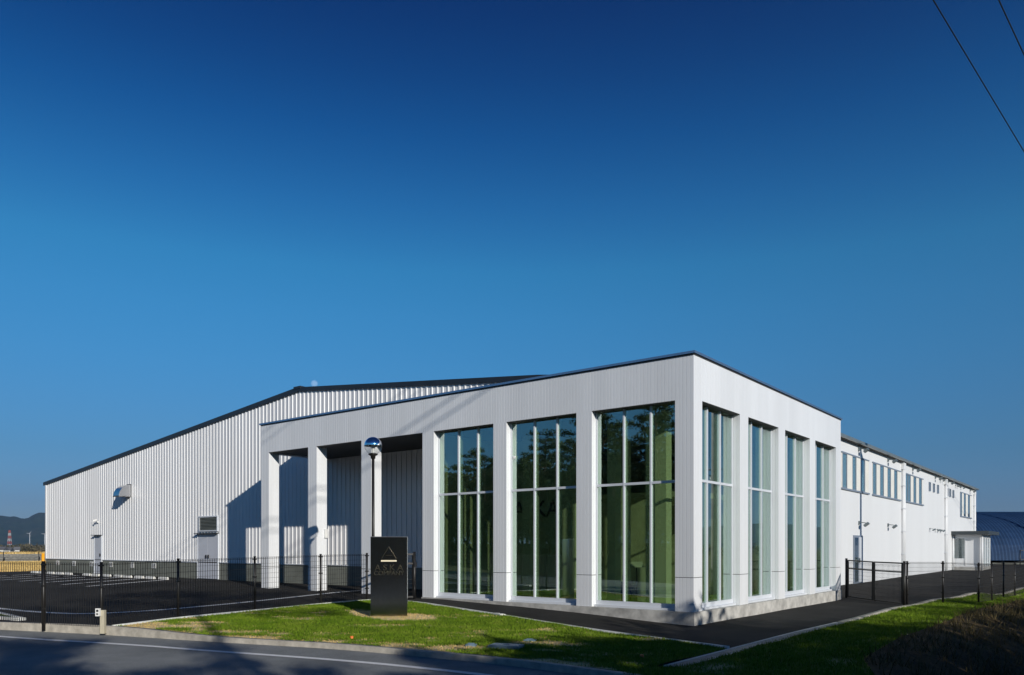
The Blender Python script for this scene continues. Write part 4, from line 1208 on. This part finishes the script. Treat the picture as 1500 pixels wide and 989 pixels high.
# trees on the right, behind the camera: their shadows fall on the lawn and the road
GS = 'trees right of the road whose shadows cross the lawn'
LS = 'pine right of the road whose shadow falls across the lawn and road'
LQ = 'shrub on the low field whose shadow falls on the bank and lawn'
tall = tree_thing('pine_tree', 'tall bare-stemmed pine right of the road casting the long dark trunk shadow across the road', *make_pine(13.2, (.0, .0), .80, .9), M['needle'], (18.5, -18.45, -.1), GS)
for x, y, H_ in [(18.5, -9.4, 6.3), (21.0, -10.0, 6.8), (18.0, -11.0, 6.9), (20, -12.2, 7.4), (17.2, -12.6, 6.9), (19, -13.9, 7.5), (21.5, -14.2, 8.0), (17.0, -14.6, 7.0), (18.8, -15.8, 7.5), (22, -16.6, 8.3),
                 (16, -20.8, 8.8), (19, -22.3, 9.8), (22.5, -24.0, 11.0), (17, -24.2, 10.0), (20.5, -19.6, 8.9), (24, -20.5, 9.2)]:
    plant(p2 if y > -17 else random.choice((p1, p2)), x, y, (H_ + .3) / 10.6, LS, GS, -.3)
for x, y, H_ in [(18, -8.3, 6.4), (16.0, -7.2, 5.9), (19, -6.2, 6.3), (16.5, -4.9, 5.4), (18.5, -3.6, 5.4), (16.0, -2.0, 4.0), (18.5, -.4, 4.3), (16.5, 1.4, 3.4), (18.5, 3.0, 3.9), (16.5, 5, 3.6), (18.5, 7.5, 4.4), (17.5, 10.5, 4.3), (18.2, 13.2, 4.4),
                 (15.0, -9.8, 5.4), (15.5, -12.0, 5.4), (19.5, -1.8, 5.3), (20, 4.5, 5.2), (19.5, 7.8, 5.7), (17.8, 2.0, 5.0), (20.5, 11.0, 5.6)]:
    plant(u1, x, y, (H_ + 2.0) / 4.1, LQ, GS, -2.0)

# ------------------------------------------------------------------ far things
# blue vaulted barn
bx_, by_ = -2.0, 76.0
bn = thing('blue_barn', 'dark blue corrugated barrel-roofed barn behind the far end of the warehouse', 'barn', (bx_, by_, 0), R(38.24))
v = MB(); L_ = 30.0; n_ = 190; K = 26
prof = [(-8.2 * math.cos(t), .3 + 5.0 * math.sin(t) ** .85) for t in np.linspace(0.03, PI - .03, K)]
vs = []
for i in range(n_ + 1):
    x_ = -8 + L_ * i / n_
    k_ = 1.0 + (.008 if i % 2 else 0)
    vs += [(x_, a * k_, b_ * k_) for a, b_ in prof]
v.add(vs, [(i * K + j, (i + 1) * K + j, (i + 1) * K + j + 1, i * K + j + 1) for i in range(n_) for j in range(K - 1)])
v.build('vault_roof', M['blue'], bn)
v = MB()
for x_ in (-7.9, L_ - 8.1): v.add([(x_, a * .99, b_ * .99) for a, b_ in prof], [tuple(range(K))])
build_each(v, 'end_wall', M['blue'], bn)
v = MB(); v.box(-8, L_ - 8, -8.25, 8.25, -.3, .34); v.build('footing', M['block'], bn)
t = thing('railing', 'low black railing in front of the blue barn at the far yard edge', 'railing', (0, 0, 0))
rp = [(1.0, 60.5), (4.5, 63), (8, 65.5), (12, 68.5)]
for p, q in zip(rp[:-1], rp[1:]):
    m = MB(); 
    for z_ in (.55, 1.3): m.bar((*p, gz(*p) + z_), (*q, gz(*q) + z_), .05)
    build_each(m, 'rail', M['black'], t)
for p in rp:
    m = MB(); m.tube([(*p, gz(*p) - .1), (*p, gz(*p) + 1.35)], .04, 8); m.build('post', M['black'], t)

# fence on the embankment
t = thing('rail_fence', 'thin dark post fence along the foot of the grey embankment at far left', 'fence', (0, 0, 0))
ys = [5.0 + 1.51 * 2 * k for k in range(9)]
for y_ in ys:
    m = MB(); m.tube([(-74.6, y_, .2), (-74.6, y_, 1.35)], .04, 8); m.build('post', M['black'], t)
m = MB(); m.bar((-74.6, ys[0], 1.3), (-74.6, ys[-1], 1.3), .03); m.bar((-74.6, ys[0], .6), (-74.6, ys[-1], .6), .03); m.box(-74.63, -74.57, ys[0], ys[-1], .2, .42); build_each(m, 'rail', M['black'], t)

def far_pt(px, D):
    """ground-plan point at camera depth D in the direction of photo column px"""
    a_ = math.atan2(893, 1133); X = (px - 750) / 1133.0 * D
    return (CAM.x + X * math.cos(a_) - D * math.sin(a_), CAM.y + X * math.sin(a_) + D * math.cos(a_))
# far woods, one mass
cl = []
for k in range(420):
    px = rng.uniform(-160, 150); D = rng.uniform(560, 760)
    x, y = far_pt(px, D); hh = rng.uniform(5, 10)
    cl.append(clump_faces((x, y, -5 + hh * .45), hh * .62, 60, 1.5, .9))
for k in range(500):
    a_ = rng.uniform(-.2, 1.25); D = rng.uniform(600, 900)
    x, y = 20 + D * math.cos(a_), D * math.sin(a_); hh = rng.uniform(6, 12)
    cl.append(clump_faces((x, y, -5 + hh * .45), hh * .75, 45, 2.0, .8))
V = np.concatenate(cl)
fwo = np_mesh('far_woods', V, np.arange(len(V)).reshape(-1, 3), mat('far_wood_leaves', (0.05, 0.055, 0.025), .9, 0, .4, .05, color2=(0.12, 0.10, 0.06)))
tag(fwo, 'brown-green belt of far woods below the blue hills', 'woods', kind='stuff')

def hill_range(name, pts, depth, m_):
    """pts: (x, y, ridge height) along the ridge; slopes run down on both sides"""
    p = resample(pts, n=140); V = []; F = []
    c = np.array([CAM.x, CAM.y])
    nv = 15
    for i, (x, y, h) in enumerate(p):
        d = np.array([x, y]) - c; d /= np.linalg.norm(d)
        for j in range(nv):
            s = (j / (nv - 1)) * 2 - 1
            q = np.array([x, y]) + d * s * depth
            prof_ = max(0, 1 - abs(s)) ** 1.25
            n3 = noise.fractal(Vector((q[0] / 420, q[1] / 420, 3)), 1, 2, 5)
            V.append((q[0], q[1], -8 + h * prof_ * (1 + .35 * n3 * (abs(s) > .08)) + 5 * n3 * prof_))
    for i in range(len(p) - 1):
        for j in range(nv - 1):
            a = i * nv + j; F.append((a, a + 1, a + nv + 1, a + nv))
    o = np_mesh(name, np.array(V), np.array(F), m_)
    o.data.polygons.foreach_set('use_smooth', [True] * len(o.data.polygons))
    return struct(o)
D0 = 5200
hz = []
for px, py in [(-420, 770), (-300, 760), (-200, 765), (-110, 752), (-40, 757), (0, 754.5), (14, 757), (22, 756), (31, 759.5), (40, 760), (49, 754), (58, 751), (72, 752), (110, 756), (180, 770), (260, 780), (360, 792)]:
    x, y = far_pt(px, D0); hz.append((x, y, (801 - py) / 1133 * D0 + 9.8))
hill_range('hills', hz, 1500, M['hill'])
hz = []
for k in range(24):
    a_ = -.35 + k * .075; D = 5600
    hz.append((D * math.cos(a_), D * math.sin(a_), 130 + 60 * math.sin(k * 1.3) + 45 * math.sin(k * .55 + 1)))
hill_range('hills', hz, 1500, M['hill'])

def turbine(px, D, ztop, label):
    x, y = far_pt(px, D)
    t = thing('wind_turbine', label, 'wind turbine', (x, y, -6), R(38 + 10), 'wind turbines before the hills')
    m = MB(); m.tube([(0, 0, 0), (0, 0, ztop + 6)], [1.9, 1.1], 14); m.build('tower', M['hazed_white'], t)
    m = MB(); m.box(-1.3, 1.3, -2.5, 4.5, ztop + 5.6, ztop + 8.2); m.build('nacelle', M['hazed_white'], t)
    m = MB(); m.lathe([(0, -1.2), (1.0, -.8), (1.3, 0), (1.3, .6)], n=12); hu = m.build('hub', M['hazed_white'], t)
    hu.location = (0, -2.8, ztop + 7); hu.rotation_euler = (R(-90), 0, 0)
    for k in range(3):
        b = MB(); a_ = R(40 + 120 * k)
        dx, dz = math.sin(a_), math.cos(a_)
        for s0, s1, w0, w1 in ((1, 4, 1.2, 1.6), (4, 12, 1.6, .4)):
            b.add([(dx * s0 - dz * w0 / 2, -3.0, ztop + 7 + dz * s0 + dx * w0 / 2), (dx * s0 + dz * w0 / 2, -3.25, ztop + 7 + dz * s0 - dx * w0 / 2), (dx * s1 + dz * w1 / 2, -3.25, ztop + 7 + dz * s1 - dx * w1 / 2), (dx * s1 - dz * w1 / 2, -3.0, ztop + 7 + dz * s1 + dx * w1 / 2),
                   (dx * s0, -3.5, ztop + 7 + dz * s0), (dx * s1, -3.4, ztop + 7 + dz * s1)],
                  [(0, 1, 2, 3), (0, 3, 5, 4), (1, 4, 5, 2)])
        b.build('blade', M['hazed_white'], t)
turbine(43.5, 3000, 52, 'white wind turbine before the hills, between red-white tower and warehouse')
turbine(65.5, 3000, 50, 'white wind turbine half hidden at the left corner of the warehouse')
x, y = far_pt(14, 2000)
t = thing('lattice_tower', 'red and white banded transmission tower before the hills at far left', 'tower', (x, y, -6), R(20))
for k in range(7):
    z0, z1 = k * 7.2, (k + 1) * 7.2; w0, w1 = 3.9 - k * .37, 3.53 - k * .37
    m = MB()
    c0 = [(-w0, -w0), (w0, -w0), (w0, w0), (-w0, w0)]; c1 = [(-w1, -w1), (w1, -w1), (w1, w1), (-w1, w1)]
    for i in range(4):
        j = (i + 1) % 4
        m.bar((*c0[i], z0), (*c1[i], z1), .85); m.bar((*c0[i], z0), (*c1[j], z1), .55); m.bar((*c0[j], z0), (*c1[i], z1), .55); m.bar((*c1[i], z1 - .3), (*c1[j], z1 - .3), .6)
    m.build('tower_section', M['red'] if k % 2 == 0 else M['hazed_white'], t)
HL = ['low pale house at the left edge before the far woods', 'small white-walled house below the red-white tower', 'pale shed with dark roof right of the tower foot', 'tiny white hut nearest the wind turbine']
for k, (px, D, w, d, h) in enumerate([(1, 430, 5.5, 4, 2.9), (11, 470, 4.5, 4, 2.4), (17.5, 480, 4, 3.5, 2.1), (25, 430, 2.2, 2.2, 2.8)]):
    x, y = far_pt(px, D)
    t = thing('house', HL[k], 'house', (x, y, -3.2), R(38 + 12 * k), 'far houses before the woods')
    m = MB(); m.box(-w / 2, w / 2, -d / 2, d / 2, 0, h + .5); m.build('wall', M['housew'], t)
    m = MB(); hw, hd = w / 2 + .4, d / 2 + .4
    m.add([(-hw, -hd, h + .4), (hw, -hd, h + .4), (hw, hd, h + .4), (-hw, hd, h + .4), (-hw, 0, h + 2.2), (hw, 0, h + 2.2)], [(0, 1, 5, 4), (2, 3, 4, 5), (0, 4, 3), (1, 2, 5), (0, 3, 2, 1)])
    m.build('roof', M['roofg'], t)
    m = MB()
    for q in (-w * .25, w * .2): m.box(q - .6, q + .6, -d / 2 - .05, -d / 2 - .002, 1.2, 2.4)
    build_each(m, 'window', M['dark'], t)
    if k == 3: break
# moon
x, y = far_pt(460.5, 9000)
m = MB(); rm = 40.0
m.lathe([(max(.01, rm * math.sin(t)), -rm * math.cos(t)) for t in np.linspace(0, PI, 25)], n=36)
mnt = M['moonm'].node_tree; mnt.nodes.clear()          # sunlit dust seen through the bright sky in front of it
m_o = mnt.nodes.new('ShaderNodeOutputMaterial'); m_a = mnt.nodes.new('ShaderNodeAddShader'); m_d = mnt.nodes.new('ShaderNodeBsdfDiffuse'); m_t = mnt.nodes.new('ShaderNodeBsdfTransparent')
m_n = mnt.nodes.new('ShaderNodeTexNoise'); m_c = mnt.nodes.new('ShaderNodeTexCoord'); m_n.inputs['Scale'].default_value = .04
m_r = mnt.nodes.new('ShaderNodeValToRGB'); m_r.color_ramp.elements[0].color = (.045, .045, .042, 1); m_r.color_ramp.elements[1].color = (.11, .105, .1, 1)
mnt.links.new(m_c.outputs['Object'], m_n.inputs['Vector']); mnt.links.new(m_n.outputs['Fac'], m_r.inputs['Fac']); mnt.links.new(m_r.outputs['Color'], m_d.inputs['Color'])
mnt.links.new(m_t.outputs[0], m_a.inputs[0]); mnt.links.new(m_d.outputs[0], m_a.inputs[1]); mnt.links.new(m_a.outputs[0], m_o.inputs['Surface'])
mo = m.build('moon', M['moonm']); mo.location = (x, y, 1.8 + (801 - 562.0) / 1133 * 9000)
tag(mo, 'pale day moon just above the warehouse ridge', 'moon')

# ------------------------------------------------------------------ haze
HAZE = True
if HAZE:
    m = MB(); m.box(-7500, 7500, -7500, 8000, -9, 420)
    ho = m.build('haze', None)
    hm = bpy.data.materials.new('haze'); hm.use_nodes = True; hm.node_tree.nodes.clear()
    out = hm.node_tree.nodes.new('ShaderNodeOutputMaterial'); pv = hm.node_tree.nodes.new('ShaderNodeVolumePrincipled')
    pv.inputs['Color'].default_value = (.45, .70, 1, 1); pv.inputs['Density'].default_value = .00008; pv.inputs['Anisotropy'].default_value = .3
    hm.node_tree.links.new(pv.outputs[0], out.inputs['Volume'])
    ho.data.materials.clear(); ho.data.materials.append(hm)
    tag(ho, 'thin pale air over the plain and hills', 'haze', kind='stuff')
